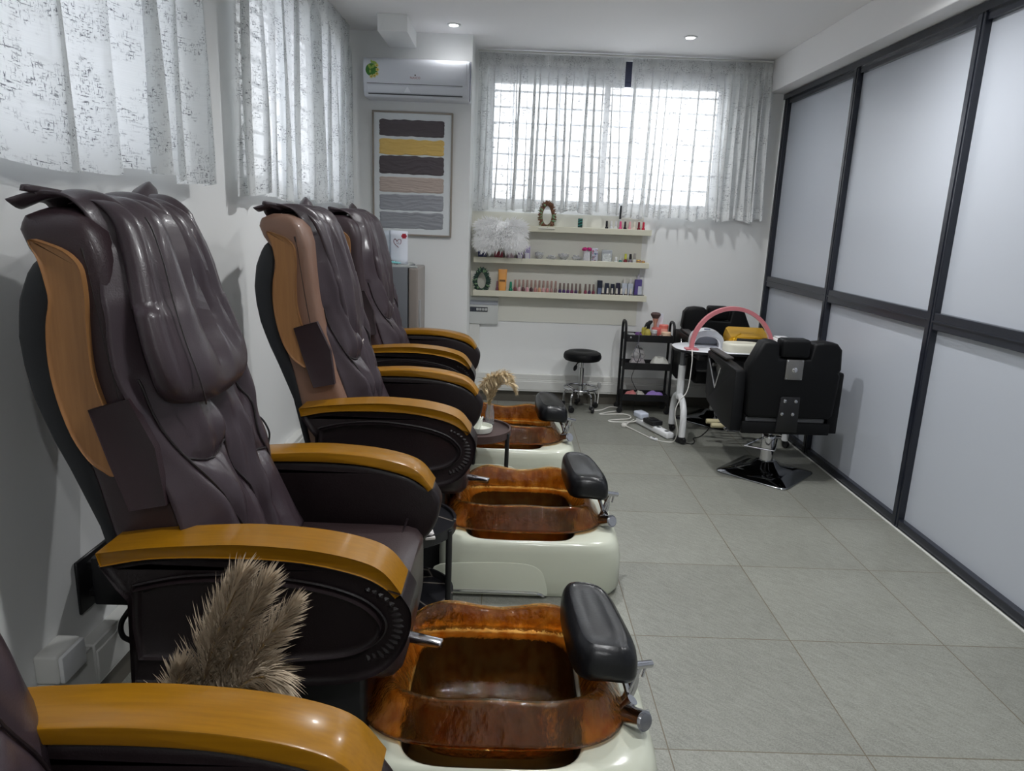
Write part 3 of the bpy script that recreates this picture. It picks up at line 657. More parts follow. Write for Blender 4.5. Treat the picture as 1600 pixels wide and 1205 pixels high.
# ------------------------------------------------------------------ framed stripes
FX0, FX1, FZ0, FZ1 = -1.058, -.461, 1.393, 2.287
fo = ((FX0+FX1)/2, YN, FZ0)
fr_ = thing('framed_picture', 'tall framed picture of six thick horizontal paint strokes below the air conditioner', 'picture', fo)
b = MB(fo); t = .012
b.rbox(FX0, FX1, 5.49, YN-.001, FZ0, FZ0+t, .002, 1).rbox(FX0, FX1, 5.49, YN-.001, FZ1-t, FZ1, .002, 1).rbox(FX0, FX0+t, 5.49, YN-.001, FZ0+t, FZ1-t, .002, 1).rbox(FX1-t, FX1, 5.49, YN-.001, FZ0+t, FZ1-t, .002, 1)
b.build('frame', mat('taupe frame', lin(150, 140, 130), .5), fr_)
MB(fo).box(FX0+t, FX1-t, 5.503, YN-.002, FZ0+t, FZ1-t).build('canvas', mat('white canvas', lin(222, 226, 228), .7), fr_, smooth=False)
cols = [lin(88, 80, 84), lin(226, 190, 108), lin(86, 78, 82), lin(188, 172, 162), lin(156, 158, 164), lin(150, 152, 157)]
for k, (z1, z0) in enumerate(((2.228, 2.112), (2.091, 1.982), (1.973, 1.842), (1.822, 1.711), (1.696, 1.58), (1.564, 1.446))):
    nu, nv = 90, 26; sd = k*7.3
    def stroke(u, v):
        x = -1.006+(.481)*u; z = z0+(z1-z0)*v
        e = min(1, min(u, 1-u)/.04, ); ev = .007*mnoise.noise(Vector((u*9, sd, 0)))*(1 if v > .5 else 0)+.006*mnoise.noise(Vector((u*9, sd+5, 0)))*(1 if v < .5 else 0)
        zc = (z0+z1)/2; z = zc+(z-zc)*(.86+.14*math.sqrt(e))+ev
        x += .006*mnoise.noise(Vector((v*7, sd+9, u)))
        ed = min(u/.02, (1-u)/.02, v/.07, (1-v)/.07, 1)
        d = .0035*ed + .0058*(1-abs(mnoise.noise(Vector((u*3, v*7+2*mnoise.noise(Vector((u*2, sd, 1))), sd)))))**6*ed + (.003*(1-ed) if ed > 0 else 0)
        return (x, 5.5028-max(0, d), z)
    MB(fo).grid(stroke, nu, nv).build('paint_stroke', mat('stroke paint %d' % k, cols[k], .55 if k != 1 else .35), fr_, angle=180)
# ------------------------------------------------------------------ fridge and what stands on it
go = (-.93, 5.25, 0)
fg = thing('mini_fridge', 'grey mini fridge in the corner behind the farthest massage chair', 'fridge', go)
MB(go).rbox(-1.2, -.728, 5.05, 5.47, .02, 1.185, .006, 2).build('body', mat('fridge grey', lin(104, 107, 112), .4), fg)
MB(go).rbox(-.722, -.655, 5.045, 5.475, .05, 1.18, .012, 3).build('door', mat('fridge door taupe', lin(136, 128, 122), .35), fg)
MB(go).rbox(-.745, -.665, 5.06, 5.11, 1.18, 1.194, .003, 1).rbox(-1.19, -.74, 5.06, 5.46, 1.183, 1.192, .003, 1).build('top_trim', mat('pale grey plastic', lin(170, 174, 172), .4), fg)
MB(go).rbox(-.657, -.642, 5.1, 5.13, .6, .95, .004, 2).build('handle', mat('fridge handle', lin(150, 150, 150), .3), fg)
M_card = mat('white card', lin(226, 230, 240), .5)
co = (-.83, 5.2, 1.194)
cd = thing('greeting_card', 'white folded greeting card with a heart and a red flower, standing on the fridge', 'card', co)
def cardp(u, v): return (-.878+.128*u, 5.2-.02*math.sin(PI*u*.9)+.01*u, 1.2005+.236*v-.006*u)
MB(co).grid(cardp, 10, 6).build('front_leaf', M_card, cd, angle=180, solid=.0015)
def cardq(u, v): return (-.879-.052*u, 5.2-.085*u, 1.1985+.236*v-.004*u)
MB(co).grid(cardq, 6, 6).build('side_leaf', mat('grey-blue printed card', lin(176, 184, 192), .5, var=.12, vscale=60), cd, angle=180, solid=.0015)
hp = smoothpath([(-.812, 1.315), (-.845, 1.345), (-.848, 1.368), (-.835, 1.374), (-.825, 1.358), (-.815, 1.372), (-.797, 1.37), (-.797, 1.35), (-.806, 1.336)], 5)
def onc(x, z, d=.002): u = (x+.878)/.128; return (x, 5.2-.02*math.sin(PI*u*.9)+.01*u-d, z)
MB(co).tube([onc(x, z) for x, z in hp], .0022, 6).tube([onc(x, z) for x, z in ((-.83, 1.348), (-.815, 1.338), (-.82, 1.35), (-.806, 1.345))], .0013, 5).build('heart_print', mat('plum print', lin(120, 62, 76), .5), cd)
b = MB(co)
for k in range(7):
    x, z = -.775+.012*math.cos(k*1.05)*(k > 0), 1.397+.012*math.sin(k*1.05)*(k > 0); p = onc(x, z); disc(b, x, z, .008, p[1], 10)
b.build('red_flower_print', mat('crimson print', lin(176, 44, 62), .5), cd, smooth=False)
b = MB(co)
for k in range(9):
    x = -.872+.006*k; z = 1.215-.0016*k+.007*math.sin(k*2.3); p = onc(x, z); disc(b, x, z, .006, p[1], 8)
b.build('dark_flower_print', mat('burgundy print', lin(96, 38, 52), .5), cd, smooth=False)
to = (-.88, 5.1, 1.192)
tq = thing('hand_tool', 'turquoise plastic hand tool lying on the fridge before the card', 'tool', to)
M_tq = mat('turquoise plastic', lin(128, 202, 205), .4)
MB(to).loft([sq(.014*f, .010*f, 0, 16, 2.5, 0, 0, 0) and [(-.955+.17*t+0*p[0], 5.1+p[1]*1.4, 1.222-.012*t+p[0]) for p in sq(.011*f, .014*f, 0, 16, 2.5)] for t, f in ((0, .4), (.04, .9), (.3, 1), (.6, .85), (.9, .6), (1, .25))]).build('body', M_tq, tq)
MB(to).tube(smoothpath([(-.945, 5.1, 1.22), (-.93, 5.095, 1.204), (-.915, 5.09, 1.1985), (-.89, 5.09, 1.2)], 5), .0075, 8).build('trigger', M_tq, tq)
# ------------------------------------------------------------------ shelves on the back wall
M_shelf = mat('cream shelf laminate', lin(214, 211, 192), .5)
struct(MB().box(-.33, 1.085, YB-.006, YB, .70, 1.60).build('trim_7', mat('cream wall panel', lin(222, 221, 211), .55), smooth=False), 'cream panel behind the shelves')
def shelf(z0, z1, label):
    o = ((-.305+1.137)/2, YB, z0); r = thing('wall_shelf', label, 'shelf', o)
    MB(o).rbox(-.293, 1.125, 5.862, YB-.007, z0, z0+.022, .002, 1).build('board', M_shelf, r)
    MB(o).rbox(-.305, 1.137, 5.85, 5.862, z0, z1, .002, 1).build('front_lip', M_shelf, r)
    for x in (-.305, 1.125): MB(o).rbox(x, x+.012, 5.862, YB-.007, z0, z1, .002, 1).build('end_lip', M_shelf, r)
shelf(1.453, 1.50, 'topmost cream wall shelf, under the back window'); shelf(1.19, 1.236, 'middle cream wall shelf carrying the fluffy cushion'); shelf(.917, .966, 'lowest cream wall shelf with the long row of polish bottles')
SH = (1.476, 1.213, .940)
def bottle(kind, x, y, z, label, glass, cap, h=.085, r=.014, group=None, sqr=False):
    t = thing(kind, label, 'bottle', (x, y, z), rnd.uniform(-.4, .4), group)
    hb = h*.48
    b = MB()
    if sqr: b.loft([sq(r*f, r*f, 0, 20, 5, 0, 0, zz) for f, zz in ((.9, 0), (1, .004), (1, hb-.006), (.75, hb), (.45, hb+.003))])
    else: b.lathe([(r*.9, 0), (r, .004), (r, hb*.75), (r*.75, hb*.95), (r*.5, hb+.003)], n=18)
    b.build('glass', glass, t)
    MB().lathe([(r*.66, hb+.003), (r*.68, hb+.012), (r*.60, h-.004), (r*.5, h), (.0005, h)], n=16).build('cap', cap, t)
    return t
def cm(nm, r, g, b, rough=.35, metal=0, **k): return mat(nm, lin(r, g, b), rough, metal, **k)
M_rose = cm('rose gold cap', 168, 138, 128, .3, .35); M_cblack = cm('black cap', 26, 24, 28); M_clear = mat('clear glass', (.95, .96, .96, 1), .05, trans=.85); M_cw = cm('white cap', 222, 222, 222)
tints = [(116, 62, 66), (206, 170, 170), (96, 56, 60), (204, 152, 158), (72, 46, 50), (176, 124, 118), (196, 150, 120), (190, 150, 148), (176, 120, 116), (150, 116, 110), (120, 96, 92)]
ordn = ['first', 'second', 'third', 'fourth', 'fifth', 'sixth', 'seventh', 'eighth', 'ninth', 'tenth', 'eleventh', 'twelfth']
for k in range(11):
    bottle('nail_polish_bottle', .045+.0335*k, 5.885, SH[2], '%s rose-capped nail polish counted rightwards from the green bottle on the lowest shelf' % ordn[k], cm('polish tint %d' % k, *tints[k], .2), M_rose, .12, .0145, 'rose-capped polishes on the lowest shelf')
t2 = [(62, 46, 88), (70, 48, 92), (84, 50, 96), (104, 44, 76), (66, 48, 82), (96, 80, 60), (130, 46, 66), (64, 44, 72), (112, 40, 60)]
for k in range(9):
    bottle('nail_polish_bottle', .418+.0333*k+(.012 if k > 5 else 0), 5.885, SH[2], '%s of the shorter dark polishes counted rightwards from the rose-capped row' % ordn[k], cm('dark polish %d' % k, *t2[k], .2), cm('grey-brown cap', 120, 104, 98, .35, .2), .105, .0135, 'short dark polishes on the lowest shelf')
# orange tube, green bottle
o = (-.062, 5.895, SH[2]); tb = thing('cream_tube', 'orange squeeze tube standing on its cap on the lowest shelf', 'tube', o)
MB().loft([sq(a, b_, 0, 24, 2.4, 0, 0, z) for a, b_, z in ((.030, .022, .025), (.032, .022, .05), (.034, .016, .12), (.036, .006, .185), (.037, .002, .20))]).build('body', cm('orange tube', 226, 160, 86, .35), tb)
MB().lathe([(.026, 0), (.027, .003), (.027, .024), (.02, .027)], n=24).build('cap', cm('amber cap', 206, 140, 70), tb)
MB().rbox(-.024, .024, -.0215, -.019, .10, .115, .001, 1).build('label_band', cm('brown band', 120, 84, 50), tb)
bottle('nail_polish_bottle', .008, 5.89, SH[2], 'small green bottle right beside the orange tube', cm('green glass', 20, 116, 86, .25), cm('green cap', 30, 130, 98, .3), .10, .016)
bottle('nail_polish_bottle', -.105, 5.92, SH[2], 'dim reddish bottle half hidden left of the orange tube', cm('mauve glass', 128, 84, 100), cm('mauve cap', 150, 110, 120), .10, .013)
# wreath ornaments
M_leafd = mat('dark green leaves', lin(34, 62, 52), .5, var=.3, vscale=40); M_leafl = mat('light leaf edges', lin(120, 150, 112), .5); M_auburn = mat('auburn leaves', lin(110, 72, 50), .5, var=.3, vscale=40); M_ivory = mat('ivory base', lin(214, 212, 200), .5)
def wreath(x, y, z, h, w, ml, label):
    r = thing('leaf_wreath_ornament', label, 'ornament', (x, y, z)); MB().rbox(-w*.55, w*.55, -.025, .025, 0, .014, .004, 2).build('stand', M_ivory, r)
    b = MB(); b2 = MB(); R = random.Random(int(x*1000)+5)
    for k in range(90):
        t = 2*PI*k/90; cx_, cz = (w*.34)*math.sin(t)*(1-.25*max(0, math.cos(t))), .014+h*.47+h*.40*math.cos(t)
        for q in range(2):
            a = R.uniform(-.7, .7); dx, dz = math.sin(t+a), math.cos(t+a); L = R.uniform(.026, .046); px_, pz = -dz, dx; yy = R.uniform(-.014, .014)
            c0 = Vector((cx_-dx*.006, yy, cz-dz*.006)); tip = Vector((cx_+dx*L, yy+R.uniform(-.008, .008), cz+dz*L)); mid = (c0+tip)/2; n_ = Vector((px_, 0, pz))*.009
            tgt = b2 if R.random() < .18 else b
            tgt.add([c0, mid+n_, tip, mid-n_, mid+Vector((0, -.004, 0)), mid+Vector((0, .003, 0))], [(0, 1, 4), (1, 2, 4), (2, 3, 4), (3, 0, 4), (1, 0, 5), (2, 1, 5), (3, 2, 5), (0, 3, 5)])
    b.tube([((w*.38)*math.sin(2*PI*k/40)*(1-.25*max(0, math.cos(2*PI*k/40))), 0, .014+h*.47+h*.39*math.cos(2*PI*k/40)) for k in range(40)], .007, 8, closed=True)
    b.build('leaves', ml, r, smooth=False); b2.build('pale_leaves', M_leafl, r, smooth=False)
wreath(-.235, 5.9, SH[2], .185, .115, M_leafd, 'dark green leaf wreath ornament at the left end of the lowest shelf')
wreath(.282, 5.869, SH[0], .205, .12, M_auburn, 'auburn-tinged leaf wreath ornament on the topmost shelf under the curtain')
# topmost shelf
o = (.555, 5.89, SH[0]); t = thing('small_box', 'small dark green striped box on the topmost shelf', 'box', o)
MB().rbox(-.018, .018, -.012, .012, 0, .095, .002, 1).build('carton', cm('deep green', 22, 62, 58), t); b = MB()
for z in (.035, .06, .078): b.add([(-.018, -.0125, z), (.018, -.0125, z+.012), (.018, -.0125, z+.018), (-.018, -.0125, z+.006)], [(0, 1, 2, 3)])
b.build('stripes', cm('teal stripe', 70, 150, 140), t, smooth=False)
tops = [((24, 24, 28), M_cblack, 'black polish'), ((210, 214, 216), M_cw, 'clear white-capped polish nearest the black one'), ((214, 216, 214), M_cw, 'clear white-capped polish beside the hot pink one'), ((214, 74, 128), cm('hot pink cap', 220, 70, 126), 'hot pink polish'), ((40, 28, 40), cm('plum cap', 40, 26, 36), 'near-black plum polish'), ((226, 160, 168), cm('pale pink cap', 230, 170, 176), 'pale pink polish'), ((224, 214, 196), cm('cream cap', 228, 220, 204), 'cream polish'), ((120, 26, 42), cm('wine cap', 116, 24, 40), 'wine red polish'), ((190, 30, 58), cm('red cap', 196, 34, 60), 'bright red polish')]
for k, (c, cap, nm) in enumerate(tops): bottle('nail_polish_bottle', .772+.0375*k, 5.885, SH[0], '%s standing on the topmost shelf' % nm, cm('top polish %d' % k, *c, .2), cap, .085, .0135, 'polishes on the topmost shelf')
bottle('dark_bottle', .885, 5.935, SH[0], 'slim bottle with a black neck rising behind the curtain hem on the topmost shelf', cm('pale glass', 206, 206, 206), M_cblack, .21, .013)
# middle shelf: fluffy cushion over small cartons
M_fur = mat('white fur', lin(252, 252, 252), .8, sheen=.3)
po = (-.085, 5.80, 1.29)
fp = thing('fluffy_cushion', 'white fluffy fur cushion propped on the middle shelf', 'cushion', po)
b = MB(po); rings = []
for y, f in ((-.055, .55), (-.048, .82), (-.03, .96), (0, 1), (.03, .96), (.045, .8), (.05, .5)): rings.append([(-.085+p[0], 5.79+y, 1.42+p[1]) for p in sq(.185*f, .105*f, 0, 40, 4.5)])
b.loft(rings); b.build('pad', M_fur, fp)
b = MB(po); R = random.Random(3)
for k in range(3400):
    t = R.uniform(0, 2*PI); q = math.sqrt(R.random()); c, s_ = math.cos(t), math.sin(t)
    x = .19*q*math.copysign(abs(c)**.5, c); z = .11*q*math.copysign(abs(s_)**.5, s_); y = -.055*(1-q**3)-.004
    if R.random() < .12: y = R.uniform(-.03, .04); q = 1
    d = Vector((x*2.2*q**2+R.uniform(-.2, .2), -.35*(1-q*.5), z*3.0*q**2-.12+R.uniform(-.22, .22))); d.normalize(); L = R.uniform(.03, .07)*(.7+.4*q)
    p0 = Vector((-.085+x, 5.79+y, 1.42+z)); p1 = p0+d*L*.55; p2 = p0+d*L+Vector((0, 0, -.006)); s = Vector((-d.z, 0, d.x)); s = s.normalized()*.0032 if s.length > .01 else Vector((.0032, 0, 0))
    b.add([p0-s, p0+s, p1+s*.8, p1-s*.8, p2], [(0, 1, 2, 3), (3, 2, 4)])
b.build('fur', M_fur, fp, smooth=False)['kind'] = 'stuff'
def carton(x, w_, h, z, c, label, d=.05, y=5.905, lab=None):
    o = thing('carton', label, 'box', (x, y, z)); MB().rbox(-w_/2, w_/2, -d/2, d/2, 0, h, .002, 1).build('box_body', cm('carton %d %d %d' % c, *c), o)
    if lab: MB().rbox(-w_*.34, w_*.34, -d/2-.001, -d/2+.001, h*.12, h*.55, .0005, 1).build('printed_panel', cm('carton panel %d %d %d' % lab, *lab), o)
    return o
carton(-.235, .07, .075, SH[1], (44, 52, 104), 'navy blue carton under the left end of the fluffy cushion'); carton(-.10, .07, .07, SH[1], (150, 44, 62), 'red carton under the middle of the fluffy cushion')
carton(.0, .06, .075, SH[1], (170, 150, 160), 'mauve-grey carton under the right half of the fluffy cushion'); carton(.075, .05, .095, SH[1], (130, 110, 150), 'violet carton with a white panel, just right under the cushion', lab=(220, 218, 226)); carton(.135, .045, .12, SH[1], (160, 148, 186), 'lilac carton standing free right of the cushion', lab=(226, 224, 230))
M_crys = mat('cut crystal', (.97, .98, 1, 1), .05, trans=.8, bump=.6, bscale=90)
def gem(x, r, h, label):
    o = thing('crystal_dish', label, 'glass dish', (x, 5.90, SH[1]), group='crystal dishes on the middle shelf')
    MB().lathe([(r*.5, 0), (r*.55, .003), (r*.3, .012), (r*.5, .02), (r, h*.75), (r*1.02, h), (r*.94, h), (r*.85, h*.75), (r*.3, .022), (.001, .02)], n=20, cap=True).build('bowl', M_crys, o, angle=15)
    b = MB(); R = random.Random(int(x*999))
    for k in range(14):
        a = R.uniform(0, 6.28); q = r*.6*math.sqrt(R.random()); s_ = R.uniform(.005, .009)
        b.lathe([(.001, -s_), (s_, 0), (s_*.6, s_*.6), (.001, s_*.65)], (q*math.cos(a), q*math.sin(a), h*.62+R.uniform(.01, .03)), 7, (R.uniform(-.5, .5), R.uniform(-.5, .5), 1))
    b.build('rhinestones', mat('rhinestones', lin(222, 224, 226), .12, .5), o, smooth=False)
gem(.235, .036, .075, 'stemmed crystal dish, leftmost on the middle shelf'); gem(.335, .042, .04, 'low crystal dish, second on the middle shelf'); gem(.435, .045, .07, 'wide crystal dish heaped with clear stones'); gem(.545, .042, .05, 'low crystal dish just left of the pink-topped bag')
o = thing('gift_bag', 'clear bag with a magenta bow on the middle shelf', 'bag', (.625, 5.90, SH[1]))
MB().loft([sq(a, b_, 0, 20, 3, 0, 0, z) for a, b_, z in ((.028, .018, 0), (.03, .02, .03), (.028, .018, .09), (.02, .01, .11))]).build('bag', mat('cellophane', (.92, .92, .96, 1), .15, trans=.5, bump=.5, bscale=60), o)
b = MB()
for k in range(6): a = k*1.05; b.lathe([(.003, 0), (.016, .008), (.013, .02), (.003, .024)], (.018*math.cos(a), .012*math.sin(a), .108), 10, (math.cos(a), math.sin(a)*.6, .6))
b.build('bow', cm('magenta ribbon', 186, 40, 116), o)
o = thing('sticker_pack', 'clear pack of multicoloured dots on the middle shelf', 'pack', (.69, 5.9, SH[1])); MB().rbox(-.026, .026, -.012, .012, 0, .125, .003, 2).build('pack', cm('pale pack', 190, 190, 202, .2), o)
R = random.Random(12)
for nm, c in (('teal_dots', (60, 120, 140)), ('pink_dots', (190, 80, 130)), ('orange_dots', (190, 140, 90)), ('violet_dots', (90, 70, 140))):
    b = MB()
    for k in range(7): disc(b, R.uniform(-.02, .02), R.uniform(.012, .115), .0045, -.0121, 8)
    b.build(nm, cm(nm, *c), o, smooth=False)
o = thing('foil_box', 'silvery holographic box with a dark rim on the middle shelf', 'box', (.79, 5.9, SH[1])); MB().rbox(-.042, .042, -.02, .02, 0, .115, .003, 2).build('case', cm('smoke case', 160, 164, 168, .2), o)
mf = mat('holographic foil', lin(216, 230, 226), .25, .4, var=.5, vscale=60, bump=.5, bscale=80); MB().rbox(-.036, .036, -.0225, -.018, .005, .085, .001, 1).build('foil', mf, o)
for k, (x, c, cap, h, nm) in enumerate(((.868, (196, 200, 200), M_cw, .06, 'clear white-capped mini bottle'), (.905, (74, 120, 110), M_clear, .075, 'teal mini bottle'), (.945, (120, 36, 44), cm('lime cap', 190, 190, 70), .09, 'red mini bottle under a lime cap'), (.985, (120, 110, 120), M_cblack, .09, 'smoky mini bottle'), (1.02, (206, 206, 200), cm('ash cap', 150, 146, 140), .095, 'pale mini bottle with an ash cap'))):
    bottle('mini_bottle', x, 5.888, SH[1], nm+' on the right part of the middle shelf', cm('mini %d' % k, *c, .2), cap, h, .016, 'mini bottles on the middle shelf')
for k, (x, nm) in enumerate(((1.055, 'larger gold tin near the right end of the middle shelf'), (1.093, 'smaller gold tin at the right end of the middle shelf'))):
    o = thing('gold_tin', nm, 'tin', (x, 5.885, SH[1])); r = .020-.005*k; MB().lathe([(r, 0), (r, .042-.006*k), (r*.9, .045-.006*k), (.001, .045-.006*k)], n=24).build('can', mat('gold tin', lin(212, 168, 70), .25, .8), o); MB().lathe([(r*1.05, .03), (r*1.05, .036), (r, .037)], n=24, cap=False).build('lid_rim', M_rose, o)
# lowest shelf, right end
carton(.752, .042, .135, SH[2], (34, 40, 60), 'tall navy carton at the start of the dark group on the lowest shelf', .03, 5.925, (110, 120, 150)); carton(.86, .03, .11, SH[2], (40, 44, 62), 'narrow navy carton in the middle of the lowest shelf group', .03, 5.925); carton(.905, .034, .12, SH[2], (46, 44, 66), 'dark violet carton beside the two white-capped bottles', .03, 5.925); carton(.812, .034, .115, SH[2], (52, 56, 74), 'slate carton just right of the tall navy one', .03, 5.925)
for k in range(7):
    x = .775+.0385*k; o = thing('gel_bottle', '%s small white-necked bottle rightwards from the navy carton, front row' % ordn[k], 'bottle', (x, 5.88, SH[2]), group='white-necked bottles at the front of the lowest shelf')
    MB().lathe([(.014, 0), (.0145, .004), (.0145, .03), (.009, .036)], n=16).build('glass', cm('dark gel', 52, 40, 44, .2), o); MB().lathe([(.0095, .034), (.0095, .04), (.0075, .07), (.007, .078), (.001, .079)], n=14).build('cap', cm('pearl cap', 214, 208, 198), o)
for x, nm in ((.958, 'left white lotion bottle with a tall pale neck'), (1.008, 'right white lotion bottle with a tall pale neck')):
    o = thing('lotion_bottle', nm+' on the lowest shelf', 'bottle', (x, 5.925, SH[2])); MB().rbox(-.022, .022, -.018, .018, 0, .12, .005, 3).build('body', cm('pale blue white', 198, 204, 214), o); MB().lathe([(.011, .118), (.011, .15), (.009, .158), (.001, .159)], n=16).build('cap', cm('pearl white cap', 216, 214, 210), o)
o = thing('spray_bottle', 'violet bottle at the right end of the lowest shelf', 'bottle', (1.072, 5.925, SH[2])); MB().rbox(-.03, .03, -.022, .022, 0, .155, .008, 3).build('body', mat('violet liquid', lin(104, 88, 158), .15, trans=.2), o); MB().lathe([(.012, .15), (.011, .178), (.006, .182), (.006, .2), (.001, .2)], n=16).build('nozzle', cm('pale nozzle', 190, 186, 200), o); MB().rbox(-.002, .029, -.0235, -.02, .02, .10, .001, 1).build('label_panel', cm('pale label', 200, 204, 216), o)
o = thing('tray', 'low black tray at the right end of the lowest shelf', 'tray', (1.08, 5.885, SH[2])); MB().rbox(-.04, .04, -.018, .018, 0, .03, .004, 2).build('dish', M_bplas, o)
# breaker box
o = (-.212, YB-.007, .67); bk = thing('breaker_box', 'white electrical breaker box under the left end of the lowest shelf', 'breaker box', o)
MB(o).rbox(-.333, -.09, 5.935, YB-.007, .672, .90, .004, 2).build('case', cm('breaker white', 206, 208, 206, .4), bk); MB(o).rbox(-.328, -.095, 5.929, 5.937, .835, .872, .003, 2).build('smoked_cover', cm('smoked cover', 168, 172, 180, .15), bk)
MB(o).box(-.328, -.18, 5.932, 5.937, .775, .815).build('switch_slot', M_dk, bk, smooth=False)
for k in range(6): MB(o).rbox(-.323+.024*k, -.303+.024*k, 5.926, 5.935, .785 if k > 1 else .778, .806 if k > 1 else .812, .002, 1).build('switch', cm('switch grey', 190, 192, 192) if k > 1 else cm('switch dark', 60, 64, 74), bk)
struct(MB().rbox(-.332, -.245, 5.945, YB-.006, .25, .672, .003, 1).build('trim_8', M_trunk), 'cable trunking below the breaker box')
# ------------------------------------------------------------------ rolling stool
M_vin = mat('matt black vinyl', lin(10, 11, 13), .5, bump=.05, bscale=150, spec=.25)
sx, sy_ = .625, 5.755
st = thing('rolling_stool', 'low black rolling stool with chrome foot ring by the back wall', 'stool', (sx, sy_, 0))
MB().lathe([(.10, .425), (.145, .43), (.157, .445), (.158, .465), (.150, .487), (.13, .498), (.11, .497), (.10, .500), (.07, .498), (.06, .495), (.001, .494)], n=40).build('seat', M_vin, st)
MB().cyl((0, 0, .35), (0, 0, .43), .014).cyl((0, 0, .13), (0, 0, .36), .022, n=20).lathe([(.03, .13), (.034, .15), (.03, .165), (.022, .17)], n=20).build('column', M_chrome, st)
MB().tube([(-.012, -.01, .415), (-.04, -.03, .405), (-.055, -.04, .385)], .005, 6).lathe([(.004, 0), (.013, .01), (.016, .03), (.008, .05), (.001, .052)], (-.05, -.04, .39), 12, (-.35, -.2, -1)).build('lever', M_bplas, st)
b = MB(); b.tube([(.140*math.cos(2*PI*k/48), .140*math.sin(2*PI*k/48), .19) for k in range(48)], .009, 8, closed=True)
for k in range(5): a = 2*PI*k/5+1.15; b.cyl((.02*math.cos(a), .02*math.sin(a), .155), (.14*math.cos(a), .14*math.sin(a), .188), .006)
b.build('foot_ring', M_chrome, st)
for k in range(5):
    a = 2*PI*k/5-.95; c, s_ = math.cos(a), math.sin(a)
    lg = MB().tube(smoothpath([(.02*c, .02*s_, .15), (.09*c, .09*s_, .165), (.135*c, .135*s_, .135), (.143*c, .143*s_, .055)], 5), .009, 8).build('leg', M_chrome, st)
    q = MB(); q.lathe([(.005, -.011), (.024, -.010), (.026, -.004), (.026, .004), (.024, .010), (.005, .011)], (.15*c-.012*s_, .15*s_+.012*c, .0265), 18, (c*.5-s_, s_*.5+c, 0)); q.rbox(.143*c-.016, .143*c+.016, .143*s_-.016, .143*s_+.016, .03, .062, .007, 2); q.build('caster', M_bplas, lg)
# ------------------------------------------------------------------ trolley
tx0, tx1, ty0, ty1 = .955, 1.362, 5.68, 5.875
o = ((tx0+tx1)/2, (ty0+ty1)/2, 0)
tr = thing('rolling_trolley', 'three-tier black metal trolley crowded with nail supplies beside the round-ended table', 'trolley', o)
def tray(z):
    b = MB(o); t = .005
    b.rbox(tx0+.012, tx1-.012, ty0+.01, ty1-.01, z, z+t, .002, 1)
    h = .058
    for a in ((tx0+.012, tx1-.012, ty0+.01, ty0+.015), (tx0+.012, tx1-.012, ty1-.015, ty1-.01), (tx0+.012, tx0+.017, ty0+.01, ty1-.01), (tx1-.017, tx1-.012, ty0+.01, ty1-.01)): b.rbox(*a, z, z+h, .002, 1)
    b.build('tray', M_bplas, tr)
for z in (.605, .372, .105): tray(z)
for x in (tx0+.006, tx1-.006):
    b = MB(o)
    b.tube(smoothpath([(x, ty0+.012, .06), (x, ty0+.012, .5), (x, ty0+.014, .70), (x, ty0+.04, .755), (x, (ty0+ty1)/2, .765), (x, ty1-.04, .755), (x, ty1-.014, .70), (x, ty1-.012, .5), (x, ty1-.012, .06)], 6), .011, 8); b.build('side_frame', M_bplas, tr)
    for y in (ty0+.012, ty1-.012):
        q = MB(o); q.lathe([(.004, -.009), (.023, -.008), (.024, 0), (.023, .008), (.004, .009)], (x-.008, y, .0245), 16, (.4, 1, 0)).rbox(x-.012, x+.012, y-.012, y+.012, .03, .064, .005, 2); q.build('caster', M_bplas, tr)
MB(o).lathe([(.008, 0), (.008, .004), (.005, .006), (.001, .006)], (tx0+.05, ty0+.0105, .64), 12, (0, -1, 0)).build('screw', M_chrome, tr)
TZ = .611
def pot(kind, x, y, z, prof, m, label, cat, lid=None, lidm=None, n=20):
    r = thing(kind, label, cat, (x, y, z)); MB().lathe(prof, n=n).build('body', m, r)
    if lid: MB().lathe(lid, n=n).build('lid', lidm, r)
    return r
M_pk = cm('peach label', 236, 168, 156); M_cr = cm('cream pot', 232, 200, 172)
pot('cosmetic_jar', 1.30, 5.735, TZ, [(.036, 0), (.038, .004), (.038, .055), (.034, .06), (.001, .06)], M_cr, 'peach cream jar at the right front of the trolley top', 'jar', [(.039, .056), (.039, .075), (.034, .079), (.001, .079)], M_cr)
pot('cosmetic_jar', 1.29, 5.80, TZ, [(.036, 0), (.038, .004), (.038, .10), (.034, .104), (.001, .104)], M_pk, 'pink jar behind the peach cream jar on the trolley top', 'jar', [(.039, .10), (.039, .125), (.034, .13), (.001, .13)], cm('coral lid', 224, 120, 108))
pot('round_box', 1.23, 5.80, TZ, [(.038, 0), (.04, .004), (.04, .10), (.036, .104), (.001, .104)], cm('rose tin', 220, 116, 112), 'rose tin beneath the makeup brush on the trolley top', 'tin')
br = thing('makeup_brush', 'fat makeup brush standing in the rose tin with a dark bristle top', 'brush', (1.215, 5.80, TZ+.105))
MB().lathe([(.012, 0), (.014, .03), (.022, .06), (.024, .075)], n=18).build('handle', cm('rose gold handle', 216, 160, 140, .3, .3), br); MB().lathe([(.024, .075), (.04, .10), (.041, .112), (.03, .122), (.001, .126)], n=18).build('bristles', cm('dark bristles', 84, 66, 64, .9), br)
o2 = thing('card_leaflet', 'small white leaflet upright behind the makeup brush', 'leaflet', (1.262, 5.835, TZ+.0)); MB().rbox(-.024, .024, -.003, .003, 0, .215, .001, 1).build('sheet', M_card, o2)
sb = thing('spray_bottle', 'yellow spray bottle with a black trigger on the trolley top', 'bottle', (1.15, 5.75, TZ))
MB().lathe([(.026, 0), (.028, .004), (.028, .06), (.02, .085), (.011, .095), (.011, .10)], n=20).build('bottle', mat('yellow liquid', lin(206, 190, 92), .15, trans=.3), sb)
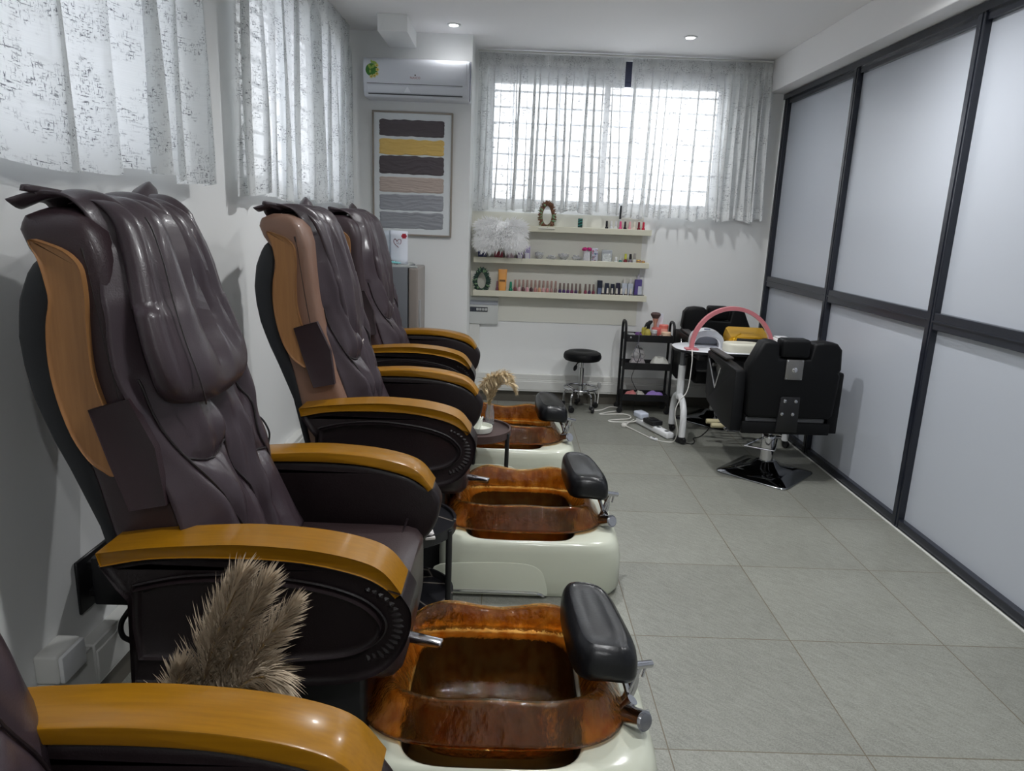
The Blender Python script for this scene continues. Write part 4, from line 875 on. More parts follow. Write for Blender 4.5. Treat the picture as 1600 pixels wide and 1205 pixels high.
MB().prism([(-.012, .098), (.014, .098), (.016, .13), (.034, .155), (.030, .168), (.008, .166), (-.02, .145), (-.034, .11), (-.026, .108), (-.012, .125)], -.011, .011, 'y', .003, 2).build('trigger', M_bplas, sb)
pot('glass_jar', 1.20, 5.73, TZ, [(.022, 0), (.024, .004), (.024, .06), (.02, .066)], M_clear, 'clear jar with a white lid between the spray bottle and the peach jar', 'jar', [(.023, .066), (.023, .09), (.02, .093), (.001, .093)], cm('misty lid', 204, 204, 206))
pot('glass_jar', 1.255, 5.715, TZ, [(.016, 0), (.018, .004), (.018, .05), (.014, .056), (.001, .056)], M_clear, 'smallest clear jar at the front edge of the trolley top', 'jar')
pot('glass_jar', 1.135, 5.82, TZ, [(.022, 0), (.024, .004), (.024, .085), (.018, .1), (.001, .1)], cm('yellow glass', 200, 186, 84, .2), 'yellow bottle behind the spray bottle on the trolley top', 'bottle')
o3 = thing('yarn_ball', 'purple ball of wound tape on the trolley top', 'ball', (1.075, 5.76, TZ)); M_pur = cm('purple tape', 104, 70, 124, .7); b = MB()
for k in range(14):
    ax = Vector((math.sin(k*2.1), math.cos(k*1.3), math.sin(k*.7+1))).normalized(); u_ = ax.orthogonal().normalized(); v_ = ax.cross(u_)
    b.tube([Vector((0, 0, .034))+(u_*math.cos(2*PI*q/20)+v_*math.sin(2*PI*q/20))*.030 for q in range(20)], .0045, 5, closed=True)
b.lathe([(.001, .006), (.02, .012), (.028, .034), (.02, .056), (.001, .062)], n=16).build('tape', M_pur, o3)
o3 = thing('clear_tray', 'shallow clear tray at the left end of the trolley top', 'tray', (1.02, 5.79, TZ)); MB().rbox(-.03, .03, -.045, .045, 0, .05, .004, 2).build('tray_body', mat('milky plastic', lin(186, 188, 188), .2, trans=.4), o3)
M_bag = mat('crumpled clear plastic', lin(206, 204, 204), .2, trans=.35, bump=.9, bscale=45)
def crumple(kind, x, y, z, w_, d, h, m, label, cat, seed, lobes=.25):
    r = thing(kind, label, cat, (x, y, z)); b = MB(); R = Vector((seed*3.1, seed*1.7, seed)); rings = []
    for k in range(9):
        t = k/8; f = (1-.55*t**2.2)*(1-.35*(1-min(1, t*6)))
        rings.append([(px*(1+lobes*mnoise.noise(R+Vector((px*22, py*22, t*3)))), py*(1+lobes*mnoise.noise(R+Vector((px*20, py*20, t*3+5)))), h*t*(1+.35*mnoise.noise(R+Vector((px*25, py*25, 2))))) for px, py, _ in sq(w_/2*f, d/2*f, 0, 30, 3.5)])
    b.loft(rings); b.build('wrapping', m, r, angle=25); return r
T2 = .378
crumple('plastic_bag', 1.085, 5.775, T2, .13, .13, .09, mat('pinkish clear bag', lin(200, 192, 194), .2, trans=.3, bump=.9, bscale=45), 'pinkish clear bag of nail tips on the left of the trolley middle tray', 'bag', 1)
crumple('plastic_bag', 1.095, 5.78, T2+.075, .10, .10, .085, M_bag, 'crumpled clear bag stacked on the pinkish bag in the trolley', 'bag', 2, .45)
t = thing('napkin_pack', 'flat white pack at the bottom right of the trolley middle tray', 'pack', (1.27, 5.765, T2)); MB().rbox(-.085, .085, -.06, .06, 0, .018, .004, 2).build('pack', cm('white paper', 218, 220, 220, .6), t)
t = crumple('napkin_pack', 1.275, 5.775, T2+.018, .155, .12, .075, mat('napkin pack', lin(214, 214, 206), .5, bump=.4, bscale=30), 'thick wrapped napkin pack lying on the flat white pack in the trolley', 'pack', 5, .06)
T3 = .111
crumple('cloth', 1.26, 5.77, T3, .19, .10, .055, cm('lilac cloth', 168, 138, 214, .7), 'crumpled lilac cloth in the trolley bottom tray', 'cloth', 7, .3); crumple('cloth', 1.05, 5.77, T3, .10, .10, .06, cm('salmon cloth', 216, 130, 130, .7), 'crumpled salmon pink cloth in the trolley bottom tray', 'cloth', 8, .4); crumple('cloth', 1.135, 5.79, T3, .08, .10, .05, cm('cream cloth', 206, 200, 192, .7), 'crumpled cream cloth between the salmon and lilac cloths', 'cloth', 9, .3)
tag(MB().tube(smoothpath([(1.085, 5.76, TZ+.062), (1.07, 5.69, TZ+.05), (1.065, 5.672, .60), (1.035, 5.668, .52), (1.045, 5.665, .46), (1.075, 5.668, .445), (1.095, 5.668, .47), (1.075, 5.668, .55), (1.072, 5.67, .58)], 6), .0028, 6).build('cable', cm('grey cable', 90, 90, 100, .5)), 'looped grey cable hanging down the trolley front', 'cable')
tag(MB().tube(smoothpath([(1.065, 5.668, .58), (1.085, 5.664, .50), (1.055, 5.664, .40), (1.03, 5.664, .31), (1.06, 5.664, .24), (1.085, 5.664, .19), (1.07, 5.66, .12), (1.06, 5.64, .03), (1.08, 5.55, .006), (1.09, 5.43, .03)], 6), .0028, 6).build('cable', M_rub), 'black cable running from the trolley down to the power strip', 'cable')
# ------------------------------------------------------------------ nail table
nx0, nx1, ny0, ny1, nz = 1.205, 2.09, 4.83, 5.28, .69
o = ((nx0+nx1)/2, (ny0+ny1)/2, 0); nt_ = thing('nail_table', 'white round-ended folding nail table on arched white legs with casters', 'table', o)
oval = [(p[0], p[1]) for p in sq((nx1-nx0)/2, (ny1-ny0)/2, 0, 56, 2.9)]
MB().prism(oval, nz-.02, nz, 'z', .006, 2).build('tabletop', cm('white laminate', 212, 214, 218, .3), nt_, angle=50)
MB().prism([(x*1.003, y*1.005) for x, y in oval], nz-.021, nz-.004, 'z').build('edge_band', M_bplas, nt_)
MB().rbox(-.30, .36, -.17, .17, nz-.07, nz-.021, .008, 2).build('drawer_box', M_bplas, nt_)
M_leg = cm('white powder coat', 216, 217, 218, .35)
for s, x in ((-1, 1.285), (1, 2.035)):
    lg = MB(o); lg.cyl((x, 5.055, .30), (x, 5.055, .55), .026, n=20); lg.tube(smoothpath([(x-.0, 4.885, .055), (x, 4.885, .17), (x, 4.91, .255), (x, 4.97, .305), (x, 5.055, .322), (x, 5.14, .305), (x, 5.20, .255), (x, 5.225, .17), (x, 5.225, .055)], 6), .024, 12)
    L_ = lg.build('leg', M_leg, nt_); MB(o).cyl((x, 5.055, .55), (x, 5.055, nz-.02), .019, n=18).build('inner_post', cm('grey steel', 132, 134, 140, .3, .6), L_)
    for y in (4.885, 5.225): q = MB(o); q.lathe([(.004, -.014), (.024, -.013), (.0265, -.005), (.0265, .005), (.024, .013), (.004, .014)], (x+.008, y-.006, .027), 18, (1, .5, 0)).rbox(x-.018, x+.018, y-.018, y+.018, .03, .066, .008, 2); q.build('caster', M_bplas, L_)
    MB(o).tube([(x, 5.0, .62), (x-s*.16, 5.0, nz-.03)], .007, 8).tube([(x, 5.1, .62), (x-s*.16, 5.1, nz-.03)], .007, 8).build('brace', M_bplas, L_)
M_pink = cm('pink lamp plastic', 198, 120, 126, .35)
lo = (1.59, 4.93, nz); la = thing('arch_lamp', 'pink half-moon arch lamp spanning the nail table', 'lamp', lo)
ap = [(1.59-.285*math.cos(PI*k/30), 4.93+.03*math.sin(PI*k/30), nz+.012+.288*math.sin(PI*k/30)) for k in range(31)]
b = MB(lo); b.loft([[Vector(p)+Vector((dx*math.cos(PI*k/30)*-1, dy, dx*math.sin(PI*k/30))) for dx, dy in ((-.013, -.018), (.013, -.018), (.013, .018), (-.013, .018))] for k, p in enumerate(ap)]); b.build('arch', M_pink, la, angle=35)
b = MB(lo); b.loft([[Vector(p)+Vector((dx*math.cos(PI*k/30)*-1, dy, dx*math.sin(PI*k/30))) for dx, dy in ((-.015, -.013), (-.0125, -.013), (-.0125, .013), (-.015, .013))] for k, p in enumerate(ap)]); b.build('light_strip', cm('milky strip', 226, 196, 198, .4), la)
for x in (1.305, 1.875): MB(lo).rbox(x-.045, x+.045, 4.93-.035, 4.93+.035, nz, nz+.012, .003, 2).build('base', M_pink, la)
uo = (1.455, 5.115, nz); uv = thing('nail_curing_lamp', 'white dome-shaped nail curing lamp standing left of the gold box', 'curing lamp', uo, -.15)
outl = smoothpath([(-.115, 0), (-.115, .05), (-.085, .10), (0, .125), (.085, .10), (.115, .05), (.115, 0)], 6); inn = smoothpath([(.085, 0), (.083, .035), (.06, .068), (0, .082), (-.06, .068), (-.083, .035), (-.085, 0)], 6)
MB().prism(outl+inn, -.085, .075, 'y').build('housing', cm('white lamp shell', 222, 224, 228, .25), uv, angle=45); MB().rbox(-.10, .10, .03, .08, .004, .1, .02, 2).build('rear_wall', cm('lamp inside', 176, 180, 190, .4), uv); MB().rbox(-.022, .022, -.03, .0, .121, .128, .003, 2).build('display', cm('blue display', 70, 80, 120, .3), uv)
MB().prism([(a*1.02, b_*1.02) for a, b_ in outl]+[(a*1.12, b_*1.12) for a, b_ in inn], -.092, -.084, 'y').build('rim', cm('grey rim', 184, 188, 196, .3), uv, angle=45); MB().rbox(-.112, .112, -.10, .07, 0, .005, .002, 1).build('floor_plate', cm('white plate', 216, 218, 224, .3), uv)
M_gold = mat('gold plastic', lin(214, 164, 40), .22, .55)
go2 = (1.745, 5.115, nz); gd = thing('nail_dust_collector', 'shiny gold box with a dark slot on the nail table', 'dust collector', go2, -.08)
MB().loft([[(-.14+sh, -.10, z), (.14, -.10, z), (.14, .10, z+up), (-.14+sh, .10, z+up)] for sh, z, up in ((0, 0, 0), (0, .07, .01), (.012, .085, .04), (.03, .09, .045))]).build('case', M_gold, gd, angle=30)
MB().rbox(-.09, .10, -.104, -.07, .045, .082, .01, 2).build('dark_slot', M_bplas, gd); MB().tube(smoothpath([(-.12, -.104, .02), (-.11, -.107, .07), (-.09, -.09, .088), (-.05, -.04, .105)], 5), .007, 6).build('gold_trim', mat('bright gold', lin(240, 190, 50), .15, .8), gd)
co2 = (1.665, 4.935, nz); cu = thing('hand_rest', 'round cream hand rest at the front of the nail table', 'hand rest', co2)
MB().loft([sq(.135*f, .088*f, 0, 40, 2.4, 0, 0, z) for f, z in ((.95, 0), (.99, .006), (1, .02), (1, .045), (.985, .054), (.94, .06), (.8, .062))]).build('cushion', cm('cream vinyl', 222, 220, 204, .4), cu)
wo = (2.0, 5.1, nz); wd = thing('white_device', 'small white device at the right end of the nail table near the partition', 'device', wo); MB().rbox(-.055, .055, -.05, .05, 0, .085, .02, 3).build('case', M_white, wd); MB().rbox(-.045, .045, -.04, .04, .082, .092, .006, 2).build('lid', M_white, wd)
# ------------------------------------------------------------------ barber chairs
def barber(label, X, Y, rz, base_rz):
    r = thing('barber_chair', label, 'chair', (X, Y, 0), rz, 'black barber chairs')
    # faces +y; the back is towards -y
    def bk(z0, z1, w_): pass
    outl = [(-.235, .43), (.245, .43), (.275, .455), (.286, .62), (.290, .70), (.278, .72), (.290, .74), (.280, .86), (.25, .895), (.19, .905), (.12, .90), (.10, .885), (.092, .80), (-.092, .80), (-.10, .885), (-.12, .90), (-.165, .905), (-.20, .895), (-.272, .74), (-.262, .62), (-.255, .455)]
    MB().prism(outl, -.245, -.135, 'y', .022, 3).build('backrest', M_vin, r, angle=50)
    hr = MB().rbox(-.086, .086, -.25, -.14, .805, .915, .02, 3).build('headrest', M_vin, r)
    MB().rbox(-.052, .052, -.252, -.243, .675, .797, .003, 2).build('headrest_plate', M_steel, hr)
    MB().lathe([(.016, 0), (.016, .004), (.009, .007), (.009, .014), (.001, .015)], (0, -.252, .735), 16, (0, -1, 0)).build('knob', M_chrome, hr)
    for k in (-1, 1):
        for z in (.683, .789): MB().lathe([(.004, 0), (.003, .003), (.001, .003)], (k*.043, -.252, z), 8, (0, -1, 0)).build('screw', M_chrome, hr)
    bp = MB().prism([(-.072, .35), (.06, .35), (.055, .57), (-.05, .57), (-.062, .56)], -.258, -.243, 'y', .004, 2).build('back_bracket', M_bplas, r)
    for x, z in ((-.035, .545), (.03, .545), (-.045, .465), (.02, .465)): MB().lathe([(.011, 0), (.010, .004), (.001, .006)], (x, -.257, z), 12, (0, -1, 0)).build('bolt', M_chrome, bp)
    MB().rbox(-.26, .26, -.20, .30, .36, .47, .03, 3).build('seat', M_vin, r); MB().rbox(-.24, .24, -.215, -.16, .385, .43, .01, 2).build('seat_rail', cm('grey seat strip', 96, 97, 100, .5), r)
    MB().rbox(-.27, .27, -.235, -.21, .33, .405, .008, 2).build('rear_skirt', M_vin, r)
    for s in (-1, 1):
        poly = [(-.25, .335), (-.25, .70), (-.235, .715), (.38, .735), (.385, .72), (.36, .45), (.31, .40), (-.02, .33)]
        hole = [(.33, .69), (.10, .655), (.16, .545)]
        # side panel cut by a triangular window: three slabs around it
        x0, x1 = sorted((s*.262, s*.330)); a = MB()
        a.prism([(-.20, .335), (-.20, .70), (-.19, .713), (.36, .733), (.385, .725), (.383, .70), (.33, .69), (.08, .672), (.16, .52), (.33, .68), (.38, .69), (.36, .45), (.31, .40), (-.02, .33)], x0, x1, 'x', .006, 2)
        arm = a.build('arm', M_vin, r, angle=40)
        MB().rbox(x0+.006, x1-.006, .03, .38, .733, .748, .006, 2).build('armrest_pad', cm('grey arm pad', 62, 60, 60, .5), arm)
        xo = s*.331; e = MB()
        for p, q in (((.33, .68), (.16, .52)), ((.16, .52), (.08, .672))): e.cyl((xo, p[0], p[1]), (xo, q[0], q[1]), .005)
        e.build('chrome_trim', M_chrome, arm); e = MB(); e.prism([(.30, .675), (.11, .66), (.16, .55)], s*.30, s*.306, 'x'); e.cyl((s*.306, .25, .655), (s*.33, .25, .655), .012); e.build('metal_plate', M_steel, arm, angle=30)
    ba = MB(); rings = []
    for h_, z in ((.235, .002), (.237, .008), (.232, .014), (.15, .034), (.09, .055), (.065, .085), (.055, .09)):
        e_ = 12 if h_ > .2 else (5 if h_ > .12 else 2.2); ring = []
        for x, y, _ in sq(h_, h_, 0, 48, e_): ring.append((x*math.cos(base_rz)-y*math.sin(base_rz), x*math.sin(base_rz)+y*math.cos(base_rz), z))
        rings.append(ring)
    ba.loft(rings); ba.build('base_plate', mat('dark chrome', lin(150, 152, 156), .10, 1), r, angle=50)
    MB().cyl((0, 0, .08), (0, 0, .245), .042, n=24).lathe([(.046, .235), (.047, .25), (.04, .262), (.02, .264)], n=24).cyl((0, 0, .25), (0, 0, .37), .021, n=18).build('pump_column', M_chrome, r)
    MB().tube(smoothpath([(.035, .03, .24), (-.06, -.02, .235), (-.155, -.045, .20), (-.16, -.05, .195), (-.02, -.10, .185), (.005, -.10, .19), (.04, -.04, .24)], 5), .006, 8).cyl((.03, .0, .245), (.075, -.02, .245), .009).build('pump_lever', M_chrome, r)
    MB().rbox(.05, .09, -.18, -.12, .33, .375, .008, 2).rbox(-.06, -.02, -.20, .05, .31, .362, .01, 2).build('recline_mount', M_steel, r)
    f = MB()
    for x in (-.10, .10): f.tube(smoothpath([(x, .27, .37), (x, .36, .30), (x, .43, .18), (x, .50, .13), (x, .60, .135)], 5), .008, 8)
    for y in (.46, .53, .595): f.cyl((-.115, y, .14), (.115, y, .14), .007)
    ft = f.build('footrest', M_chrome, r)
    for x in (-.145, .145): MB().lathe([(.016, -.05), (.019, -.045), (.019, .045), (.016, .05)], (x, .57, .145), 16, (1, 0, 0)).build('rubber_roll', cm('beige rubber', 198, 188, 150, .6), ft)
    return r
barber('nearer black barber chair seen from behind, on a square chrome base by the partition', 1.70, 4.335, .02, .80)
barber('farther black barber chair facing the nail table, half hidden behind it', 1.705, 5.57, PI-.04, .78)
# ------------------------------------------------------------------ power strip, plugs and cords
M_cordw = cm('white cord', 218, 216, 210, .45)
d_ = Vector((1.245, 4.975))-Vector((1.075, 5.41)); ang = math.atan2(d_.y, d_.x); c_ = (Vector((1.245, 4.975))+Vector((1.075, 5.41)))/2
ps = thing('power_strip', 'white power strip on the floor at the table leg', 'power strip', (c_.x-.01, c_.y, 0), ang)
MB().rbox(-.23, .22, -.032, .032, .002, .048, .012, 3).build('housing', M_white, ps)
for k in range(4): MB().lathe([(.020, 0), (.020, .001), (.0165, .001), (.0155, -.002), (.001, -.002)], (-.165+.11*k, 0, .048), 20).build('socket', cm('socket grey', 196, 198, 200, .4), ps)
def onstrip(a, b_, z): return (c_.x-.01+a*math.cos(ang)-b_*math.sin(ang), c_.y+a*math.sin(ang)+b_*math.cos(ang), z)
ad = thing('adapter', 'white plug adapter at the far end of the power strip', 'adapter', onstrip(-.20, .005, .049), ang); MB().rbox(-.065, .05, -.04, .04, 0, .05, .014, 3).build('plug_body', cm('bluish white plug', 200, 206, 220, .3), ad)
ad = thing('adapter', 'black power adapter plugged into the middle of the power strip', 'adapter', onstrip(-.03, .0, .049), ang); MB().rbox(-.07, .065, -.045, .05, 0, .035, .006, 2).rbox(-.04, .04, -.03, .03, .03, .042, .004, 2).build('plug_body', M_bplas, ad)
ad = thing('adapter', 'black plug on the floor between the power strip and the table leg caster', 'adapter', (1.275, 4.93, 0), ang); MB().rbox(-.035, .035, -.022, .022, .001, .042, .008, 2).build('plug_body', M_bplas, ad)
def cord(name, pts, r, m, label): return tag(MB().tube(smoothpath(pts, 7), r, 7).build(name, m), label, 'cord')
cord('floor_cord', [(.80, 5.905, .16), (.798, 5.895, .10), (.79, 5.87, .02), (.765, 5.83, .006), (.725, 5.76, .006), (.745, 5.715, .006), (.81, 5.735, .006), (.90, 5.85, .006), (.965, 5.83, .006), (.97, 5.74, .006), (.90, 5.70, .006), (.80, 5.63, .006), (.78, 5.60, .006), (.85, 5.605, .006), (.98, 5.63, .006), (1.03, 5.57, .006), (1.0, 5.49, .006), (.90, 5.455, .006), (.83, 5.42, .006), (.85, 5.385, .006), (.95, 5.39, .006), (1.035, 5.38, .02), (1.06, 5.42, .05)], .0055, M_cordw, 'white power cord winding over the floor from the stool to the strip')
pg = thing('wall_plug', 'clear plug hanging at the skirting behind the stool', 'plug', (.80, 5.905, .155)); MB().lathe([(.011, 0), (.014, .01), (.014, .04), (.01, .05), (.001, .05)], n=14).build('plug_body', mat('clear plug', lin(220, 220, 220), .2, trans=.4), pg)
cord('lamp_cord', [(1.30, 4.89, nz+.006), (1.29, 4.832, nz-.02), (1.29, 4.82, .60), (1.275, 4.81, .42), (1.22, 4.80, .34), (1.20, 4.80, .25), (1.235, 4.83, .12), (1.235, 4.88, .03), (1.20, 4.90, .005), (1.10, 4.96, .005), (1.05, 5.06, .005), (.985, 5.2, .006), (.93, 5.26, .02), (.955, 5.30, .02), (1.02, 5.36, .04)], .0035, M_cordw, 'white lamp cord dropping from the nail table edge to the strip')
sw = thing('inline_switch', 'small white inline switch on the lamp cord', 'switch', (1.10, 4.962, .002), -.9); MB().rbox(-.032, .032, -.013, .013, 0, .016, .005, 2).build('switch_body', M_white, sw); MB().rbox(-.014, .014, -.007, .007, .014, .018, .002, 1).build('rocker', M_dk, sw)
pg = thing('cord_plug', 'white round plug lying beside the white cord near the strip', 'plug', (.93, 5.27, .002)); MB().lathe([(.019, 0), (.022, .004), (.022, .02), (.016, .028), (.001, .028)], n=18).build('plug_body', M_cordw, pg)
cord('black_cord', [(1.28, 4.92, .02), (1.33, 4.89, .005), (1.37, 4.885, .005), (1.40, 4.95, .005), (1.41, 5.02, .005), (1.47, 5.07, .005), (1.55, 5.2, .005), (1.6, 5.3, .005)], .0035, M_rub, 'black cord running over the floor under the nail table')
# ------------------------------------------------------------------ round side tables
def side_table(label, X, Y, h, r_, mtop, mrim, low):
    t = thing('side_table', label, 'table', (X, Y, 0), 0, 'round side tables between the chairs')
    MB().lathe([(r_*.97, h-.03), (r_, h-.025), (r_, h+.012), (r_*.95, h+.012), (r_*.945, h), (.001, h)], n=48).build('tray_top', mtop, t)
    for k in range(3):
        a = -.42+k*2*PI/3; MB().tube([(r_*.985*math.cos(a), r_*.985*math.sin(a), h+.002), (r_*.985*math.cos(a), r_*.985*math.sin(a), .003)], .012, 10).build('leg', M_bplas, t)
    if low: MB().lathe([(r_*.93, low-.02), (r_*.965, low-.016), (r_*.965, low+.03), (r_*.93, low+.03), (r_*.925, low), (.001, low)], n=40).build('lower_tray', mtop, t)
    return t
def marble():
    m = bpy.data.materials.new('black veined top'); m.use_nodes = True; nt = m.node_tree; L = nt.links; p = nt.nodes['Principled BSDF']
    tc = nd(nt, 'ShaderNodeTexCoord'); v = nd(nt, 'ShaderNodeTexVoronoi'); v.feature = 'DISTANCE_TO_EDGE'; v.inputs['Scale'].default_value = 5.2; L.new(tc.outputs['Object'], v.inputs['Vector'])
    cr = nd(nt, 'ShaderNodeValToRGB'); cr.color_ramp.elements[0].color = lin(120, 112, 104); cr.color_ramp.elements[0].position = .0; cr.color_ramp.elements[1].color = lin(20, 20, 24); cr.color_ramp.elements[1].position = .022
    L.new(v.outputs[0], cr.inputs[0]); L.new(cr.outputs[0], p.inputs['Base Color']); p.inputs['Roughness'].default_value = .3; return m
side_table('black veined two-tier round side table between the front chair and the tan-sided chair', -.362, 2.43, .44, .195, marble(), M_bplas, .13)
side_table('brown round side table holding pampas grass, between the tan-sided and farthest chairs', -.155, 3.68, .425, .19, mat('walnut top', lin(72, 56, 54), .4, var=.15, stretch=(4, 40, 1), vscale=3), M_bplas, 0)
# magazines
M_pap = cm('magazine paper', 216, 214, 212, .5)
for k, (dx, dy, rz, lb, c) in enumerate(((0, 0, .25, 'lower of two magazines with a white cover edge on the black side table', (190, 186, 182)), (.0, .02, .12, 'upper magazine with a red and brown cover on the black side table', (214, 210, 208)))):
    m_ = thing('magazine', lb, 'magazine', (-.325+dx, 2.35+dy, .4425+.0105*k), rz); MB().rbox(-.075, .075, -.10, .10, 0, .009, .001, 1).build('pages', cm('pages %d' % k, *c, .5), m_)
    if k:
        MB().box(-.064, .06, -.085, .09, .0088, .0096).build('cover_picture', cm('brown cover print', 120, 84, 74, .35), m_, smooth=False)
        b = MB(); b.prism([(x_*.045+.0, y_*.032-.045) for x_, y_ in [(math.cos(q*.4), math.sin(q*.4)) for q in range(16)]], .0097, .0102, 'z').prism([(x_*.04+.015, y_*.04+.045) for x_, y_ in [(math.cos(q*.4), math.sin(q*.4)) for q in range(16)]], .0097, .0102, 'z'); b.build('red_print', cm('red cover print', 158, 36, 52, .35), m_, smooth=False)
# dish and crown candle holder on the brown table
M_cer = cm('white ceramic', 220, 222, 212, .35)
di = thing('ceramic_dish', 'round white dish on the brown side table', 'dish', (-.135, 3.635, .4255)); MB().lathe([(.058, 0), (.066, .003), (.070, .014), (.070, .032), (.066, .032), (.064, .012), (.001, .008)], n=36).build('dish_body', M_cer, di)
cr_ = thing('crown_pot', 'white crown-edged pot standing in the white dish', 'pot', (-.165, 3.655, .434)); b = MB(); rings = []
for r_, z, w_ in ((.03, 0, 0), (.036, .01, 0), (.042, .04, .0), (.046, .062, .008), (.040, .062, .008), (.036, .04, 0), (.03, .015, 0)): rings.append([((r_+.003*math.cos(6*q/48*2*PI))*math.cos(q/48*2*PI), (r_+.003*math.cos(6*q/48*2*PI))*math.sin(q/48*2*PI), z+w_*math.cos(6*q/48*2*PI)) for q in range(48)])
b.loft(rings); b.build('pot_body', M_cer, cr_)
# ------------------------------------------------------------------ pampas grass
def plume(b, path, r, n, R, hl, flat=1.0):
    """hairs growing off a stem path, longest in the middle"""
    P = [Vector(p) for p in smoothpath(path, 10)]; N = len(P)
    for k in range(n):
        t = R.random()**.85; i = min(int(t*(N-1)), N-2); p = P[i].lerp(P[i+1], t*(N-1)-i); T = (P[i+1]-P[i]).normalized()
        a = Vector((R.gauss(0, 1), R.gauss(0, 1)*flat, R.gauss(0, 1))); a = (a-T*a.dot(T)); a.normalize()
        env = math.sin(PI*min(1, .12+.8*t))**.7; L = hl*R.uniform(.6, 1.25)*(.35+.65*env); d = (T*R.uniform(.75, 1.2)+a*.75*env+Vector((0, 0, -.10))).normalized()
        p0 = p+a*r*env*R.random(); p1 = p0+d*L*.6; p2 = p0+d*L+T*L*.15+Vector((0, 0, -.12*L)); s = d.cross(a).normalized()*.0011
        b.add([p0-s, p0+s, p1+s*1.3, p1-s*1.3, p2], [(0, 1, 2, 3), (3, 2, 4)])
def pampas_mat(nm, c):
    m = mat(nm, c, .85, var=.22, vscale=30); return m
M_pam = pampas_mat('brown pampas hair', lin(176, 160, 138)); M_pal = pampas_mat('pale pampas hair', lin(214, 194, 158)); M_stem = cm('dry stem', 160, 136, 92, .7)
vo = (-.60, 1.245, 0); pv = thing('pampas_arrangement', 'bushy brown pampas grass bunch standing in front of the front chair armrest', 'dried grass', vo)
MB().lathe([(.06, .002), (.075, .01), (.085, .12), (.075, .22), (.05, .30), (.045, .36), (.05, .38), (.045, .38), (.04, .36), (.045, .30), (.02, .1)], n=32).build('vase', cm('dark stoneware', 60, 54, 50, .5), pv)
R = random.Random(21); B0 = Vector((-.60, 1.245, .36))
for pts, n, r_, hl in (([(-.60, 1.25, .40), (-.595, 1.25, .58), (-.555, 1.255, .72), (-.505, 1.26, .845)], 1500, .03, .062), ([(-.60, 1.25, .40), (-.56, 1.25, .58), (-.51, 1.25, .72), (-.455, 1.25, .835)], 1400, .028, .06), ([(-.60, 1.24, .40), (-.54, 1.23, .56), (-.47, 1.23, .69), (-.395, 1.23, .80)], 1300, .024, .05),
                       ([(-.60, 1.24, .40), (-.55, 1.22, .55), (-.49, 1.2, .64), (-.43, 1.19, .665), (-.405, 1.185, .60)], 1200, .026, .055), ([(-.60, 1.24, .40), (-.57, 1.21, .53), (-.52, 1.18, .60), (-.47, 1.16, .59), (-.445, 1.15, .54)], 1200, .026, .055), ([(-.61, 1.25, .40), (-.63, 1.24, .50), (-.635, 1.23, .58), (-.62, 1.22, .66)], 900, .025, .055), ([(-.60, 1.24, .40), (-.58, 1.2, .48), (-.53, 1.17, .52), (-.48, 1.15, .48)], 1000, .026, .055)):
    s_ = MB(vo).tube(smoothpath(pts, 6), .0025, 5).build('stem', M_stem, pv); b = MB(vo); plume(b, pts, r_, n, R, hl); b.build('plume', M_pam, s_, smooth=False)
vo = (-.085, 3.76, .4255); pv = thing('pampas_arrangement', 'pale feathery pampas sprays in a small glass vase on the brown side table', 'dried grass', vo)
MB(vo).lathe([(.022, .427), (.025, .43), (.025, .50), (.018, .53), (.02, .545), (.018, .545), (.016, .53), (.022, .5), (.022, .435), (.001, .432)], (-.085, 3.76, 0), 24).build('vase', M_clear, pv)
R = random.Random(5)
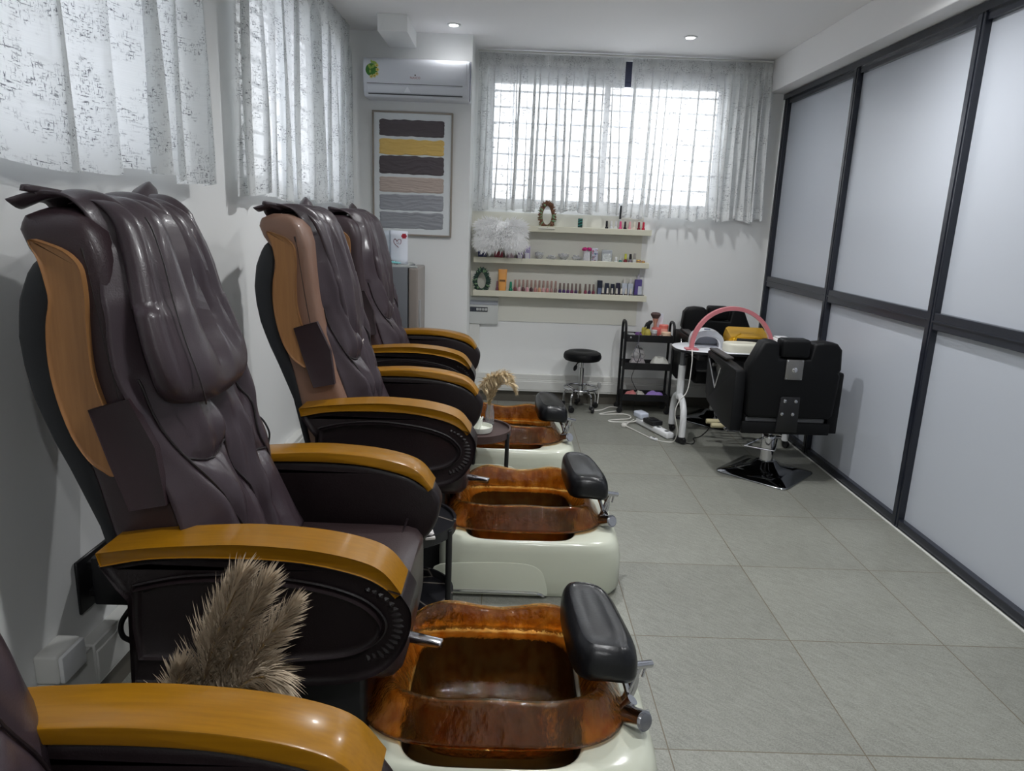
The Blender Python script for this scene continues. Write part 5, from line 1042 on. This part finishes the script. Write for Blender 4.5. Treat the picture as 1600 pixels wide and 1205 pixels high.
for k in range(13):
    a = -1.2+2.0*k/12; tx, tz = -.075+.095*math.sin(a*1.15+.35)+.02, .60+.13*math.cos(a)*(1 if a < .5 else .75)
    p_ = [(-.085, 3.76, .45), (-.088+.012*math.sin(a), 3.76, .56), (-.07+.045*math.sin(a+.3), 3.755+R.uniform(-.03, .02), .62+.06*math.cos(a)), (tx, 3.75+R.uniform(-.05, .03), tz), (tx+.022, 3.75+R.uniform(-.05, .03), tz-.035-.02*max(0, a))]
    s_ = MB(vo).tube(smoothpath(p_, 6), .0012, 5).build('stem', M_stem, pv); b = MB(vo); plume(b, p_[1:], .007, 190, R, .03); b.build('plume', M_pal, s_, smooth=False)
# ------------------------------------------------------------------ left wall bits
so = (XL+.05, 1.72, .26)
sk_ = thing('socket_box', 'white surface socket box sitting on the left wall trunking', 'socket', (XL+.045, 1.73, .262)); MB().rbox(-.044, .022, -.055, .055, 0, .085, .008, 3).build('back_box', M_trunk, sk_); MB().rbox(.022, .036, -.052, .052, .003, .082, .005, 2).build('face_plate', M_white, sk_)
bo = (XL+.09, 1.96, .42); bb_ = thing('power_supply', 'black power supply box bracketed to the left wall behind the front chair', 'power supply', bo)
MB().rbox(-.055, .085, -.05, .11, -.055, .10, .008, 2).build('case', M_bplas, bb_); MB().rbox(-.088, -.078, -.075, .13, -.075, .095, .003, 1).rbox(-.08, -.05, -.03, .02, .05, .075, .003, 1).rbox(-.08, -.05, -.03, .02, -.04, -.015, .003, 1).build('wall_bracket', M_bplas, bb_); MB().rbox(-.03, .07, -.0515, -.0495, .075, .079, .0005, 1).build('bright_edge', M_steel, bb_)
cord('supply_cable', [(-1.10, 1.93, .37), (-1.13, 1.90, .32), (-1.12, 1.88, .285), (-1.09, 1.88, .26), (-1.075, 1.87, .20), (-1.08, 1.82, .10), (-1.10, 1.72, .012), (-1.08, 1.60, .008)], .008, M_rub, 'thick black cable from the power supply down to the floor')
cord('supply_cable', [(-.93, 1.75, .20), (-.98, 1.68, .10), (-1.02, 1.60, .03), (-1.04, 1.50, .008), (-1.02, 1.40, .008)], .007, M_rub, 'black cable curving out from under the front chair back')
cord('remote_cord', [(-.815, 2.12, .93), (-.79, 2.13, .918), (-.768, 2.13, .906), (-.752, 2.13, .884), (-.742, 2.13, .85), (-.75, 2.12, .80)], .003, M_rub, 'thin black remote cord at the far edge of the front chair back')
